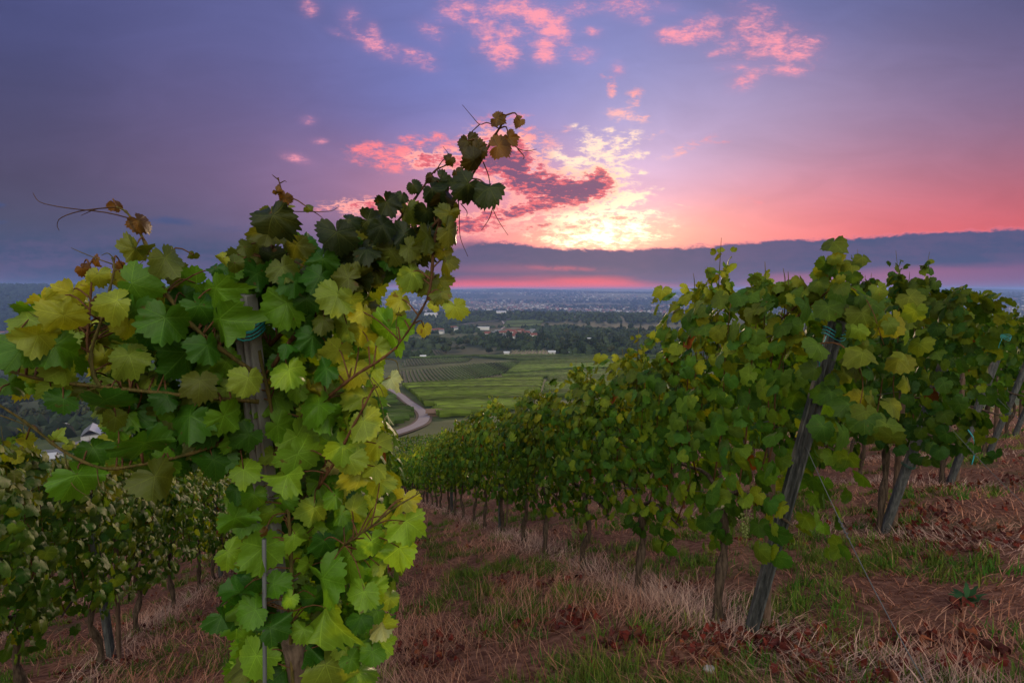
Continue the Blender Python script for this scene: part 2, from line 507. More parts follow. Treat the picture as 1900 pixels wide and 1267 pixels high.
def mesh_np(name, V_, loops, counts, mats, col=None, uv=None, smooth=True, midx=None):
    me = bpy.data.meshes.new(name)
    V_ = np.ascontiguousarray(V_, dtype=np.float32)
    loops = np.ascontiguousarray(loops, dtype=np.int32)
    counts = np.ascontiguousarray(counts, dtype=np.int32)
    me.vertices.add(len(V_))
    me.vertices.foreach_set('co', V_.ravel())
    me.loops.add(len(loops))
    me.loops.foreach_set('vertex_index', loops)
    me.polygons.add(len(counts))
    starts = np.concatenate([[0], np.cumsum(counts)[:-1]]).astype(np.int32)
    me.polygons.foreach_set('loop_start', starts)
    me.polygons.foreach_set('loop_total', counts)
    if midx is not None:
        me.polygons.foreach_set('material_index', np.ascontiguousarray(midx, dtype=np.int32))
    me.polygons.foreach_set('use_smooth', np.full(len(counts), smooth, dtype=bool))
    if col is not None:
        a = me.attributes.new('tint', 'FLOAT_COLOR', 'POINT')
        c4 = np.ones((len(V_), 4), np.float32)
        c4[:, :3] = col
        a.data.foreach_set('color', c4.ravel())
    if uv is not None:
        u = me.uv_layers.new(name='UVMap')
        u.data.foreach_set('uv', np.ascontiguousarray(uv[loops], dtype=np.float32).ravel())
    for m_ in (mats if isinstance(mats, (list, tuple)) else [mats]):
        me.materials.append(m_)
    me.update()
    me.validate()
    return me


class MB:
    def __init__(self):
        self.v, self.f, self.c, self.mi = [], [], [], []

    def add(self, vs, fs, col=None, mi=0):
        o = len(self.v)
        self.v += [tuple(q) for q in vs]
        self.f += [tuple(i + o for i in q) for q in fs]
        self.c += [col or (1, 1, 1)] * len(vs)
        self.mi += [mi] * len(fs)

    def tube(self, path, rad, n=6, cap=True, col=None, mi=0):
        path = [Vector(q) for q in path]
        if not hasattr(rad, '__len__'):
            rad = [rad] * len(path)
        vs, fs = [], []
        up = Vector((0.31, 0.17, 0.93)).normalized()
        for i, q in enumerate(path):
            t = (path[min(i + 1, len(path) - 1)] - path[max(i - 1, 0)])
            if t.length < 1e-9:
                t = Vector((0, 0, 1))
            t.normalize()
            a = t.cross(up)
            if a.length < 0.05:
                a = t.cross(Vector((1, 0, 0)))
            a.normalize()
            b = t.cross(a)
            for k in range(n):
                g = 2 * math.pi * k / n
                vs.append(q + (a * math.cos(g) + b * math.sin(g)) * rad[i])
        for i in range(len(path) - 1):
            for k in range(n):
                k2 = (k + 1) % n
                fs.append((i * n + k, i * n + k2, (i + 1) * n + k2, (i + 1) * n + k))
        if cap:
            fs.append(tuple(range(n - 1, -1, -1)))
            fs.append(tuple((len(path) - 1) * n + k for k in range(n)))
        self.add(vs, fs, col, mi)

    def box(self, c, s, col=None, mi=0, rz=0.0):
        ca, sa = math.cos(rz), math.sin(rz)
        vs = []
        for z in (0, 1):
            for x, y in ((-1, -1), (1, -1), (1, 1), (-1, 1)):
                lx, ly = x * s[0] / 2, y * s[1] / 2
                vs.append((c[0] + lx * ca - ly * sa, c[1] + lx * sa + ly * ca, c[2] + z * s[2]))
        self.add(vs, [(3, 2, 1, 0), (4, 5, 6, 7), (0, 1, 5, 4), (1, 2, 6, 5), (2, 3, 7, 6), (3, 0, 4, 7)], col, mi)

    def mesh(self, name, mats, smooth=True):
        me = bpy.data.meshes.new(name)
        me.from_pydata(self.v, [], self.f)
        me.polygons.foreach_set('use_smooth', [smooth] * len(self.f))
        me.polygons.foreach_set('material_index', self.mi)
        a = me.attributes.new('tint', 'FLOAT_COLOR', 'POINT')
        a.data.foreach_set('color', np.array([list(q) + [1] for q in self.c], np.float32).ravel())
        for m_ in (mats if isinstance(mats, (list, tuple)) else [mats]):
            me.materials.append(m_)
        me.update()
        return me

    def build(self, name, mats, parent=None, smooth=True):
        return link(name, self.mesh(name, mats, smooth), parent)


def spline(pts_, n):
    """Catmull-Rom through points"""
    P_ = [Vector(q) for q in pts_]
    if len(P_) < 3:
        return [P_[0].lerp(P_[-1], i / n) for i in range(n + 1)]
    P_ = [P_[0] * 2 - P_[1]] + P_ + [P_[-1] * 2 - P_[-2]]
    out = []
    segs = len(P_) - 3
    for i in range(n + 1):
        t = i / n * segs
        k = min(int(t), segs - 1)
        t -= k
        a, b, c, d = P_[k:k + 4]
        out.append(0.5 * ((2 * b) + (c - a) * t + (2 * a - 5 * b + 4 * c - d) * t * t + (3 * b - a - 3 * c + d) * t ** 3))
    return out


# ------------------------------------------------------------------ materials
def new_mat(name):
    m_ = bpy.data.materials.new(name)
    m_.use_nodes = True
    m_.node_tree.nodes.clear()
    g = G(m_.node_tree)
    out = g.node('ShaderNodeOutputMaterial')
    return m_, g, out


def principled(g, out, base, rough=0.7, spec=0.3, metal=0.0, normal=None):
    b = g.node('ShaderNodeBsdfPrincipled')
    if isinstance(base, tuple):
        base = base[:3] + (1.0,)
    g.put(b.inputs['Base Color'], base)
    g.put(b.inputs['Roughness'], rough)
    b.inputs['Specular IOR Level'].default_value = spec
    b.inputs['Metallic'].default_value = metal
    if normal is not None:
        g.put(b.inputs['Normal'], normal)
    if out is not None:
        g.nt.links.new(b.outputs[0], out.inputs['Surface'])
    return b


def bump(g, h, strength=0.4, dist=0.01):
    n = g.node('ShaderNodeBump')
    n.inputs['Strength'].default_value = strength
    n.inputs['Distance'].default_value = dist
    g.put(n.inputs['Height'], h)
    return n.outputs[0]


def tint(g):
    n = g.node('ShaderNodeAttribute')
    n.attribute_name = 'tint'
    return n.outputs['Color']


def objrand(g):
    return g.node('ShaderNodeObjectInfo').outputs['Random']


def leaf_material(name, veins=True, trans=0.42, gain=1.0, tr_col=(1.5, 1.25, 0.35), rough=0.5, spec=0.25):
    m_, g, out = new_mat(name)
    base = tint(g)
    geo = g.node('ShaderNodeNewGeometry')
    nzz = g.noise(geo.outputs['Position'], 38.0, 3.0, 0.6)
    base = g.v('SCALE', base, scale=g.m('MULTIPLY', g.m('MULTIPLY_ADD', nzz, 0.7, 0.65), gain))
    base = g.v('SCALE', base, scale=g.m('MULTIPLY_ADD', objrand(g), 0.4, 0.8))
    base = g.v('MULTIPLY', base, g.node('ShaderNodeObjectInfo').outputs['Color'])        # leaf tone per row, with painted shade in it
    blot = g.noise(geo.outputs['Position'], 55.0, 2.0, 0.5)
    base = g.mix(g.m('MULTIPLY', g.smooth(blot, 0.70, 0.76), 0.75), base, (0.11, 0.055, 0.02))
    nrm = None
    if veins:
        uvn = g.node('ShaderNodeUVMap', uv_map='UVMap').outputs[0]
        x, y, _ = g.sep(uvn)
        x = g.m('MULTIPLY', g.m('SUBTRACT', x, 0.5), 3.0)
        y = g.m('MULTIPLY', g.m('SUBTRACT', y, 0.5), 3.0)
        vmask = None
        side = None
        for a in (0, 50, -50, 106, -106):
            s_, c_ = math.sin(R(a)), math.cos(R(a))
            along = g.m('ADD', g.m('MULTIPLY', x, s_), g.m('MULTIPLY', y, c_))
            off = g.m('ABSOLUTE', g.m('SUBTRACT', g.m('MULTIPLY', x, c_), g.m('MULTIPLY', y, s_)))
            wid = g.m('MULTIPLY_ADD', along, -0.016, 0.024)
            v_ = g.m('SUBTRACT', 1.0, g.smooth(off, g.m('MULTIPLY', wid, 0.4), wid))
            v_ = g.m('MULTIPLY', v_, g.smooth(along, 0.0, 0.03))
            vmask = v_ if vmask is None else g.m('MAXIMUM', vmask, v_)
            ph = g.m('FRACT', g.m('MULTIPLY', g.m('SUBTRACT', along, g.m('MULTIPLY', off, 0.85)), 6.0))
            sv = g.m('SUBTRACT', 1.0, g.smooth(g.m('ABSOLUTE', g.m('SUBTRACT', ph, 0.5)), 0.03, 0.12))
            near = g.m('MULTIPLY', g.m('SUBTRACT', 1.0, g.smooth(off, 0.12, 0.30)), g.smooth(along, 0.02, 0.08))
            sv = g.m('MULTIPLY', sv, near)
            side = sv if side is None else g.m('MAXIMUM', side, sv)
        vall = g.m('MAXIMUM', vmask, g.m('MULTIPLY', side, 0.4))
        base = g.mix(g.m('MULTIPLY', vall, 0.7), base, g.v('ADD', g.v('SCALE', base, scale=1.5), (0.04, 0.05, 0.012)))
        quilt = g.noise(uvn, 22.0, 2.0, 0.5)
        hgt_ = g.m('ADD', g.m('MULTIPLY', vall, -1.0), g.m('MULTIPLY', quilt, 0.9))
        nrm = bump(g, hgt_, 0.32, 0.003)
    under = g.mix(0.28, base, g.v('ADD', g.v('SCALE', base, scale=0.95), (0.02, 0.035, 0.012)))
    face = g.mix(geo.outputs['Backfacing'], base, under)
    b = principled(g, None, face, rough, spec, 0.0, nrm)
    t = g.node('ShaderNodeBsdfTranslucent')
    g.put(t.inputs['Color'], g.v('MULTIPLY', base, tuple(tr_col)))
    ms = g.node('ShaderNodeMixShader')
    ms.inputs[0].default_value = trans
    g.nt.links.new(b.outputs[0], ms.inputs[1])
    g.nt.links.new(t.outputs[0], ms.inputs[2])
    g.nt.links.new(ms.outputs[0], out.inputs['Surface'])
    return m_


M_LEAF = leaf_material('grape leaf', True, 0.42, 1.12, (1.6, 1.3, 0.3), 0.40, 0.28)
M_ROWLEAF = leaf_material('row leaf', True, 0.42, 1.05, (1.6, 1.3, 0.3), 0.5, 0.16)
M_FARLEAF = leaf_material('far row leaf', False, 0.40, 1.35, (1.6, 1.3, 0.3), 0.55, 0.12)
M_TREELEAF = leaf_material('tree leaf', False, 0.2, 1.0, (1.2, 1.2, 0.5), 0.7, 0.15)


def bark_material(name, c1, c2, scale=30.0):
    m_, g, out = new_mat(name)
    geo = g.node('ShaderNodeTexCoord').outputs['Object']
    st = g.v('MULTIPLY', geo, (1.0, 1.0, 0.16))
    n1 = g.noise(st, scale * 2, 5.0, 0.65)
    n2 = g.noise(geo, scale * 0.25, 3.0, 0.6)
    c = g.mix(g.smooth(n1, 0.35, 0.65), c1, c2)
    c = g.v('SCALE', c, scale=g.m('MULTIPLY_ADD', n2, 0.8, 0.6))
    principled(g, out, c, 0.85, 0.15, 0.0, bump(g, n1, 0.8, 0.012))
    return m_


M_BARK = bark_material('vine bark', (0.05, 0.035, 0.026), (0.14, 0.10, 0.075))
M_CANE = bark_material('cane bark', (0.11, 0.05, 0.024), (0.17, 0.085, 0.04), 60)
M_GREENCANE = bark_material('green cane', (0.075, 0.070, 0.02), (0.15, 0.11, 0.035), 60)
M_DARKCANE = bark_material('bronze cane', (0.06, 0.03, 0.015), (0.10, 0.05, 0.022), 60)
M_POSTWOOD = bark_material('weathered post wood', (0.055, 0.06, 0.066), (0.13, 0.135, 0.14), 26)
M_STAKEWOOD = bark_material('brown stake wood', (0.12, 0.075, 0.055), (0.22, 0.145, 0.11), 26)
M_TREEBARK = bark_material('tree bark', (0.04, 0.03, 0.025), (0.09, 0.07, 0.055), 3)


def plain(name, c, rough=0.6, metal=0.0, spec=0.3, var=0.25, scale=14.0):
    m_, g, out = new_mat(name)
    co = g.node('ShaderNodeTexCoord').outputs['Object']
    n1 = g.noise(co, scale, 4.0, 0.6)
    cc = g.v('SCALE', tuple(c), scale=g.m('MULTIPLY_ADD', n1, 2 * var, 1 - var))
    principled(g, out, cc, rough, spec, metal, bump(g, n1, 0.15, 0.003))
    return m_


M_METALPOST = plain('galvanised post', (0.27, 0.265, 0.28), 0.6, 0.0, 0.4, 0.35, 30)
M_WIRE = plain('steel wire', (0.11, 0.115, 0.125), 0.6, 0.3, 0.3)
M_TWINE = plain('turquoise twine', (0.03, 0.32, 0.36), 0.6)
M_GREENTIE = plain('green tie', (0.02, 0.09, 0.07), 0.6)
M_ROAD = plain('worn concrete track', (0.22, 0.195, 0.205), 0.9, 0, 0.2, 0.2, 0.5)
M_PATHDIRT = plain('dirt verge', (0.10, 0.075, 0.055), 0.95, 0, 0.1, 0.3, 0.5)
M_WHITEWALL = plain('white render', (0.42, 0.41, 0.42), 0.8, 0, 0.2, 0.1, 1.0)
M_REDROOF = plain('clay roof', (0.15, 0.055, 0.045), 0.85, 0, 0.2, 0.3, 1.0)
M_GREYROOF = plain('grey roof sheet', (0.13, 0.135, 0.15), 0.7, 0, 0.3, 0.2, 0.6)
M_PALEROOF = plain('white roof sheet', (0.46, 0.47, 0.50), 0.55, 0, 0.3, 0.1, 0.6)
M_GLASS = plain('dark window glass', (0.03, 0.035, 0.045), 0.15, 0, 0.6, 0.1, 1.0)
M_STONE = plain('pale stone', (0.45, 0.42, 0.40), 0.85, 0, 0.2, 0.3, 30)
M_GRAPE = plain('green grape', (0.16, 0.19, 0.05), 0.35, 0, 0.4, 0.25, 60)


def tinted(name, rough=0.85, spec=0.15, trans=0.0):
    m_, g, out = new_mat(name)
    base = tint(g)
    b = principled(g, None if trans else out, base, rough, spec)
    if trans:
        t = g.node('ShaderNodeBsdfTranslucent')
        g.put(t.inputs['Color'], base)
        ms = g.node('ShaderNodeMixShader')
        ms.inputs[0].default_value = trans
        g.nt.links.new(b.outputs[0], ms.inputs[1])
        g.nt.links.new(t.outputs[0], ms.inputs[2])
        g.nt.links.new(ms.outputs[0], out.inputs['Surface'])
    return m_


M_GRASS = tinted('grass blades', 0.7, 0.2, 0.25)
M_TOWN = tinted('town walls and roofs', 0.8, 0.2)
M_DEADLEAF = tinted('dead leaf', 0.8, 0.15, 0.15)
M_FARVINE = tinted('far vine foliage', 0.8, 0.1, 0.15)


def ground_material():
    m_, g, out = new_mat('ground')
    pos = g.node('ShaderNodeNewGeometry').outputs['Position']
    flat = g.v('MULTIPLY', pos, (1, 1, 0))
    dist = g.v('LENGTH', flat)
    # near: trodden straw, soil and short green
    n1 = g.noise(flat, 0.9, 5.0, 0.6)
    n2 = g.noise(flat, 14.0, 5.0, 0.65)
    n3 = g.noise(flat, 0.35, 4.0, 0.6)
    near = g.mix(g.smooth(n2, 0.35, 0.65), (0.105, 0.042, 0.026), (0.26, 0.125, 0.082))
    near = g.mix(g.m('MULTIPLY', g.smooth(n1, 0.52, 0.66), 0.6), near, (0.075, 0.085, 0.028))
    near = g.mix(g.m('MULTIPLY', g.smooth(n3, 0.55, 0.70), 0.5), near, (0.19, 0.10, 0.06))
    # middle: green vineyard floor
    n4 = g.noise(flat, 0.03, 5.0, 0.6)
    mid = g.mix(g.smooth(n4, 0.40, 0.60), (0.05, 0.072, 0.024), (0.085, 0.105, 0.038))
    # far: patchwork of fields and woods
    vo = g.node('ShaderNodeTexVoronoi')
    g.put(vo.inputs['Vector'], g.v('ADD', flat, g.xyz(g.m('MULTIPLY', g.noise(flat, 0.006), 160), g.m('MULTIPLY', g.noise(g.v('ADD', flat, (900, 0, 0)), 0.006), 160), 0)))
    vo.inputs['Scale'].default_value = 0.0062
    ramp = g.node('ShaderNodeValToRGB')
    g.put(ramp.inputs[0], g.sep(vo.outputs['Color'])[0])
    ramp.color_ramp.interpolation = 'CONSTANT'
    els = ramp.color_ramp.elements
    els[0].color = (0.028, 0.042, 0.018, 1)
    els[1].position = 0.45
    els[1].color = (0.06, 0.08, 0.03, 1)
    for p_, c_ in ((0.6, (0.10, 0.115, 0.045, 1)), (0.75, (0.04, 0.06, 0.025, 1)), (0.88, (0.085, 0.095, 0.04, 1))):
        e = els.new(p_)
        e.color = c_
    n5 = g.noise(flat, 0.035, 6.0, 0.7)
    farc = g.v('SCALE', ramp.outputs[0], scale=g.m('MULTIPLY_ADD', n5, 1.1, 0.45))
    wood = g.smooth(g.noise(flat, 0.0011, 3.0, 0.5), 0.46, 0.52)
    farc = g.mix(g.m('MULTIPLY', wood, 0.8), farc, (0.024, 0.036, 0.018))
    c = g.mix(g.smooth(dist, 40.0, 60.0), near, mid)
    c = g.mix(g.smooth(dist, 420.0, 560.0), c, farc)
    bm = g.m('ADD', g.m('MULTIPLY', n2, 1.0), g.m('MULTIPLY', n1, 0.6))
    principled(g, out, c, 0.95, 0.1, 0.0, bump(g, bm, 0.7, 0.03))
    return m_


M_GROUND = ground_material()

# ------------------------------------------------------------------ ground sheet (polar grid out to the horizon)
Zg = GRID
nv = len(azs)
Vg = np.stack([X_.ravel(), Y_.ravel(), Zg.ravel()], 1)
ii, jj = np.meshgrid(np.arange(1, len(rs) - 1), np.arange(nv), indexing='ij')
j2 = (jj + 1) % nv
quads = np.stack([ii * nv + jj, ii * nv + j2, (ii + 1) * nv + j2, (ii + 1) * nv + jj], -1).reshape(-1, 4)[:, ::-1]
tris = np.stack([np.zeros(nv, int), 1 * nv + (np.arange(nv) + 1) % nv, nv + np.arange(nv)], 1)[:, ::-1]
gm = mesh_np('ground', Vg, np.concatenate([quads.ravel(), tris.ravel()]), np.concatenate([np.full(len(quads), 4), np.full(nv, 3)]), M_GROUND)
tag(link('ground', gm), kind='structure')

# ------------------------------------------------------------------ leaf shapes
KN = [(0, 1.0), (12, .95), (27, .84), (40, .90), (51, .96), (63, .90), (80, .76), (97, .80), (110, .80), (124, .72), (140, .66), (155, .62), (168, .44), (180, .10)]


RING = {1: [], 2: [.55], 3: [.34, .70]}


def leaf_template(n, rings=2, seed=0):
    th = np.linspace(-180, 180, n, endpoint=False) + 180.0 / n
    r0 = np.interp(np.abs(th), [a for a, b in KN], [b for a, b in KN])
    g = np.random.default_rng(400 + seed)
    deep = g.uniform(.5, 1.7)                                    # shallow or deep lobes
    mean = np.interp(np.abs(th), [0, 60, 120, 158, 170, 180], [.92, .88, .74, .60, .40, .10])
    r0 = mean + (r0 - mean) * deep
    for q in range(2, 7):
        r0 = r0 * (1 + g.normal(0, .022) * np.cos(np.radians(th) * q + g.uniform(0, 6.28)))
    r = r0.copy()
    i = np.arange(n)
    if n >= 40:
        r = r * (1 + 0.075 * g.uniform(.55, 1.35, n) * np.array([-0.9, 0.25, 1.0])[i % 3])
    elif n >= 20:
        r = r * (1 + 0.06 * np.where(i % 2, 1, -1))
    t = np.radians(th)
    P_ = [np.array([[0.0, 0.0]])]
    faces = []
    for q in RING[rings]:
        P_.append(np.stack([np.sin(t) * r0 * q, np.cos(t) * r0 * q], 1))
    P_.append(np.stack([np.sin(t) * r, np.cos(t) * r], 1))
    for k in range(n - 1):
        faces.append((0, 1 + k + 1, 1 + k))
        for q in range(rings - 1):
            a = 1 + q * n + k
            faces.append((a, a + 1, a + n + 1, a + n))
    return np.concatenate(P_), faces


class Leaves:
    """gathers grape leaves into one foliage mesh"""
    def __init__(self, n, rings=2):
        self.TT = [leaf_template(n, rings, q)[0] for q in range(9)]
        self.Fc = leaf_template(n, rings)[1]
        self.V, self.C, self.U, self.n = [], [], [], 0

    def add(self, centre, normal, tip, size, col, fold=0.25, droop=0.25, ruffle=0.05):
        self.T = random.choice(self.TT)
        self.U.append(self.T / 3.0 + 0.5)
        nrm = np.array(normal, float)
        nrm /= np.linalg.norm(nrm)
        t = np.array(tip, float)
        t = t - nrm * t.dot(nrm)
        if np.linalg.norm(t) < 1e-3:
            t = np.cross(nrm, [1.0, 0.2, 0.1])
        t /= np.linalg.norm(t)
        s = np.cross(t, nrm)
        sc = size / 1.62
        x, y = self.T[:, 0], self.T[:, 1] - 0.24
        th = np.arctan2(self.T[:, 0], self.T[:, 1])
        rr = np.hypot(self.T[:, 0], self.T[:, 1])
        ph = random.random() * 6.28
        asp = random.uniform(0.88, 1.12)
        x = x + random.uniform(-.2, .2) * y
        z = -fold * np.abs(x) ** 1.3 - droop * np.clip(self.T[:, 1], -1, 2) ** 2 + ruffle * 2.2 * rr ** 2 * np.sin(2 * th + ph) + ruffle * 1.3 * rr ** 2 * np.sin(3 * th + ph * 3) + ruffle * .6 * rr ** 3 * np.sin(8 * th + ph * 2)
        z = z + 0.12 * random.uniform(-1, 1) * x
        P_ = np.array(centre, float) + sc * (np.outer(x * asp, s) + np.outer(y, t) + np.outer(z + 0.06, nrm))
        self.V.append(P_)
        self.C.append(np.tile(np.array(col, float)[None], (len(P_), 1)))
        self.n += 1

    def mesh(self, name, mat):
        k = len(self.T)
        V_ = np.concatenate(self.V)
        C_ = np.concatenate(self.C)
        uv = np.concatenate(self.U)
        loops0 = np.concatenate([np.array(f) for f in self.Fc])
        counts0 = np.array([len(f) for f in self.Fc])
        loops = (loops0[None] + (np.arange(self.n) * k)[:, None]).ravel()
        return mesh_np(name, V_, loops, np.tile(counts0, self.n), mat, C_, uv)


def jc(c, amt=0.25):
    f = 1 + random.uniform(-amt, amt)
    h = random.uniform(-amt, amt) * 0.5
    return (c[0] * f * (1 + h), c[1] * f, c[2] * f * (1 - h))


# ------------------------------------------------------------------ grapevines of the rows
ROW_COLS = [((0.032, 0.088, 0.012), 4), ((0.048, 0.118, 0.015), 4), ((0.075, 0.135, 0.016), 3), ((0.135, 0.19, 0.016), 1.5), ((0.055, 0.11, 0.03), .6), ((0.16, 0.05, 0.02), 0.10)]
TOP_COLS = [((0.095, 0.135, 0.018), 3), ((0.14, 0.18, 0.018), 2), ((0.05, 0.11, 0.016), 2)]


def pick(cols):
    c = random.choices([q[0] for q in cols], [q[1] for q in cols])[0]
    return jc(c)


def vine_proto(lod, seed):
    """one vine of a row: X runs along the row, Z up, base at the origin"""
    random.seed(seed)
    parts = {}
    H = random.uniform(1.95, 2.1)
    tr = MB()
    bend = random.uniform(-.06, .06)
    path = spline([(0, 0, -0.12), (bend, .02, .2), (-bend, -.02, .45), (bend * .4, .0, .68), (0, 0, .82)], 10)
    tr.tube(path, [.034 + .009 * math.sin(i * 2.1) - .0012 * i for i in range(11)], 7)
    for sgn in (-1, 1):
        arm = spline([(0, 0, .78), (sgn * .15, .01, .90), (sgn * .34, -.01, .88), (sgn * .55, 0, .86)], 6)
        tr.tube(arm, [.018, .016, .014, .012, .011, .009, .007], 5)
    parts['trunk'] = tr.mesh('vine_trunk', M_BARK)
    n_out, rings, n_leaf, spread = {0: (30, 2, 600, 1.0), 1: (18, 1, 380, 1.08), 2: (9, 1, 170, 1.4)}[lod]
    lv = Leaves(n_out, rings)
    canes = []
    shoots = []
    for k in range(11):
        x0 = -0.50 + 1.0 * (k + random.uniform(-.3, .3)) / 10
        top = H + random.uniform(-.34, -.04)
        lean = random.uniform(-.12, .12)
        y1 = random.uniform(-.1, .1)
        pth = spline([(x0, 0, .86), (x0 + lean * .4, y1, 1.2), (x0 + lean * .8, y1 * .6, 1.6), (x0 + lean, y1 * 1.3, top)], 9)
        shoots.append(pth)
        if lod == 0 and k % 2 == 0:
            mb = MB()
            mb.tube(pth, [.006 - .0004 * i for i in range(10)], 5)
            canes.append(mb.mesh('vine_cane', M_CANE))
    parts['cane'] = canes
    for i in range(n_leaf):
        z = .72 + (H - .74) * random.random() ** 0.85
        x = random.uniform(-.68, .68)
        side = random.choice((-1, 1))
        prof = 0.22 * math.sin(min(1, max(0.12, (z - .35) / (H - .3))) * math.pi * .85 + .25) + .06
        inner = random.random() < 0.25
        y = side * (prof * (random.uniform(.25, .7) if inner else random.uniform(.75, 1.15))) + 0.05 * math.sin(x * 5 + seed)
        up = .25 + .9 * max(0, (z - H + .45) / .45)
        nrm = (random.gauss(0, .45), side * 1.0, up + random.gauss(0, .35))
        tip = (random.gauss(0, .5), side * .35, -1.0)
        size = random.uniform(.065, .125) * spread
        c = pick(TOP_COLS if z > H - .35 and random.random() < .75 else ROW_COLS)
        lv.add((x, y, z), nrm, tip, size, c, random.uniform(.05, .4), random.uniform(.05, .45), random.uniform(.02, .09))
    # shoots standing above the hedge and shoots drooping below it
    for k in range(random.randint(4, 6)):
        x0 = random.uniform(-.55, .55)
        hgt2 = random.uniform(.05, .15) if random.random() < .7 else random.uniform(.18, .32)
        sl = random.uniform(-.25, .25)
        for j in range(int(8 + hgt2 * 50)):
            f = random.random()
            s_ = (.11 - .065 * f) * random.uniform(.8, 1.15) * (1 + .25 * (spread - 1))
            lv.add((x0 + sl * f * hgt2 + random.uniform(-.05, .05) * (1.2 - f), random.uniform(-.08, .08), H - .06 + f * hgt2),
                   (random.gauss(0, 1), random.gauss(0, 1), .5), (random.gauss(0, 1), random.gauss(0, 1), -.3), s_, pick(TOP_COLS))
        if lod == 0:
            mb = MB()
            mb.tube(spline([(x0, 0, H - .35), (x0 + sl * .3 * hgt2, 0, H), (x0 + sl * hgt2, 0.01, H + hgt2)], 6), [.004, .0038, .0034, .003, .0026, .002, .0014], 5)
            parts['cane'].append(mb.mesh('vine_cane', M_GREENCANE))
    for k in range(random.randint(1, 2)):
        x0 = random.uniform(-.5, .5)
        drop = random.uniform(.06, .26)
        for j in range(int(6 + drop * 34)):
            f = random.random()
            lv.add((x0 + random.uniform(-.09, .09), random.uniform(-.16, .16), .78 - f * drop), (random.gauss(0, .6), random.choice((-1, 1)), .3), (random.gauss(0, .4), 0, -1),
                   random.uniform(.07, .12) * spread, pick(ROW_COLS))
    parts['foliage'] = lv.mesh('vine_foliage', M_ROWLEAF if lod < 2 else M_FARLEAF)
    return parts


PROTO = {0: [vine_proto(0, 100 + k) for k in range(5)], 1: [vine_proto(1, 200 + k) for k in range(4)], 2: [vine_proto(2, 300 + k) for k in range(4)]}
random.seed(5)
ROW_RZ = math.atan2(DIR[1], DIR[0])


def place_vine(x, y, lod, label, group, rz, k, sx=1.0, sz=1.0, tone=(1, 1, 1)):
    pr = PROTO[lod][k % len(PROTO[lod])]
    o = empty('grapevine', (x, y, gz(x, y)), rz)
    o.scale = (sx, 1.0, sz)
    tag(o, label, 'grapevine', group)
    link('trunk', pr['trunk'], o)
    link('foliage', pr['foliage'], o).color = tuple(tone) + (1.0,)
    if lod == 0:
        for me in pr['cane']:
            link('cane', me, o)
    return o


ORD = ['first', 'second', 'third', 'fourth', 'fifth', 'sixth', 'seventh', 'eighth', 'ninth', 'tenth', 'eleventh', 'twelfth']
ROWNAME = {
    -3: 'the farthest row at the left edge', -2: 'the second row left of the tall front vine', -1: 'the low row at the left', 0: 'the row behind the tall front vine',
    1: 'the row right of the grassy aisle', 2: 'the second row right of the aisle', 3: 'the third row right of the aisle', 4: 'the fourth row right of the aisle',
    5: 'the fifth row right of the aisle', 6: 'the sixth row right of the aisle'}


def row_pt(k, s):
    b = P0 + (k - 1) * DISP
    return b + DIR * s


def project(x, y, z):
    d = y * CP - z * SP
    u = y * SP + z * CP
    return 950 + F * x / d, 633.5 - F * u / d, d


first_vine = {}
TONE = {-1: (1.35, 1.30, 1.0), 0: (1.2, 1.2, 1.0), 1: (1.24, 1.20, .9), 2: (.66, .76, .7)}      # darker rows have their shade put into the leaf colour
for k, (s0, s1) in {-3: (9.5, 30), -2: (6.0, 36), -1: (3.2, 40), 0: (1.9, 40), 1: (0.24, 40), 2: (.05, 40), 3: (.05, 40), 4: (.05, 38), 5: (0.1, 36), 6: (0.1, 34)}.items():
    s = s0
    i = 0
    while s < s1:
        q = row_pt(k, s)
        dist = math.hypot(q[0], q[1])
        lod = 0 if dist < (11 if k == -1 else 8.0) else (1 if dist < 17 else 2)
        if k in (4, 5, 6) and i > 14:
            break
        if i < 8 and k >= 1 and k <= 3 or (k == -1 and i < 8):
            if i == 0 and k >= 1:
                lab = 'leafy green grapevine at the leaning end post of ' + ROWNAME[k]
            else:
                lab = ORD[i] + ' grapevine from the near end of ' + ROWNAME[k]
        else:
            lab = 'leafy green grapevine farther down ' + ROWNAME[k]
        tall = 1.0 + random.uniform(-.06, .05)
        if k == 1:
            tall = [0.99, .88, 0.88, 0.92, .90][i] if i < 5 else random.uniform(.84, 1.0)
        if k >= 2 and i < 4:
            tall = random.uniform(1.04, 1.14)
        if k == -1:
            tall = 1.0 - .03 * i if i < 4 else random.uniform(.86, .93)
        rz = ROW_RZ + (random.choice((0, math.pi)) if i else 0)
        o = place_vine(q[0] + random.uniform(-.03, .03), q[1] + random.uniform(-.03, .03), lod, lab, 'grapevines of ' + ROWNAME[k], rz, i + k * 2 + random.randint(0, 1), random.uniform(.98, 1.06), tall, TONE.get(k, (.70, .78, .7)))
        first_vine.setdefault(k, []).append(o)
        if i == 0 and k >= 1:
            o.children[0].location.x = .26                     # its trunk stands clear of the end post
        s += 1.12 + random.uniform(-.05, .05)
        i += 1

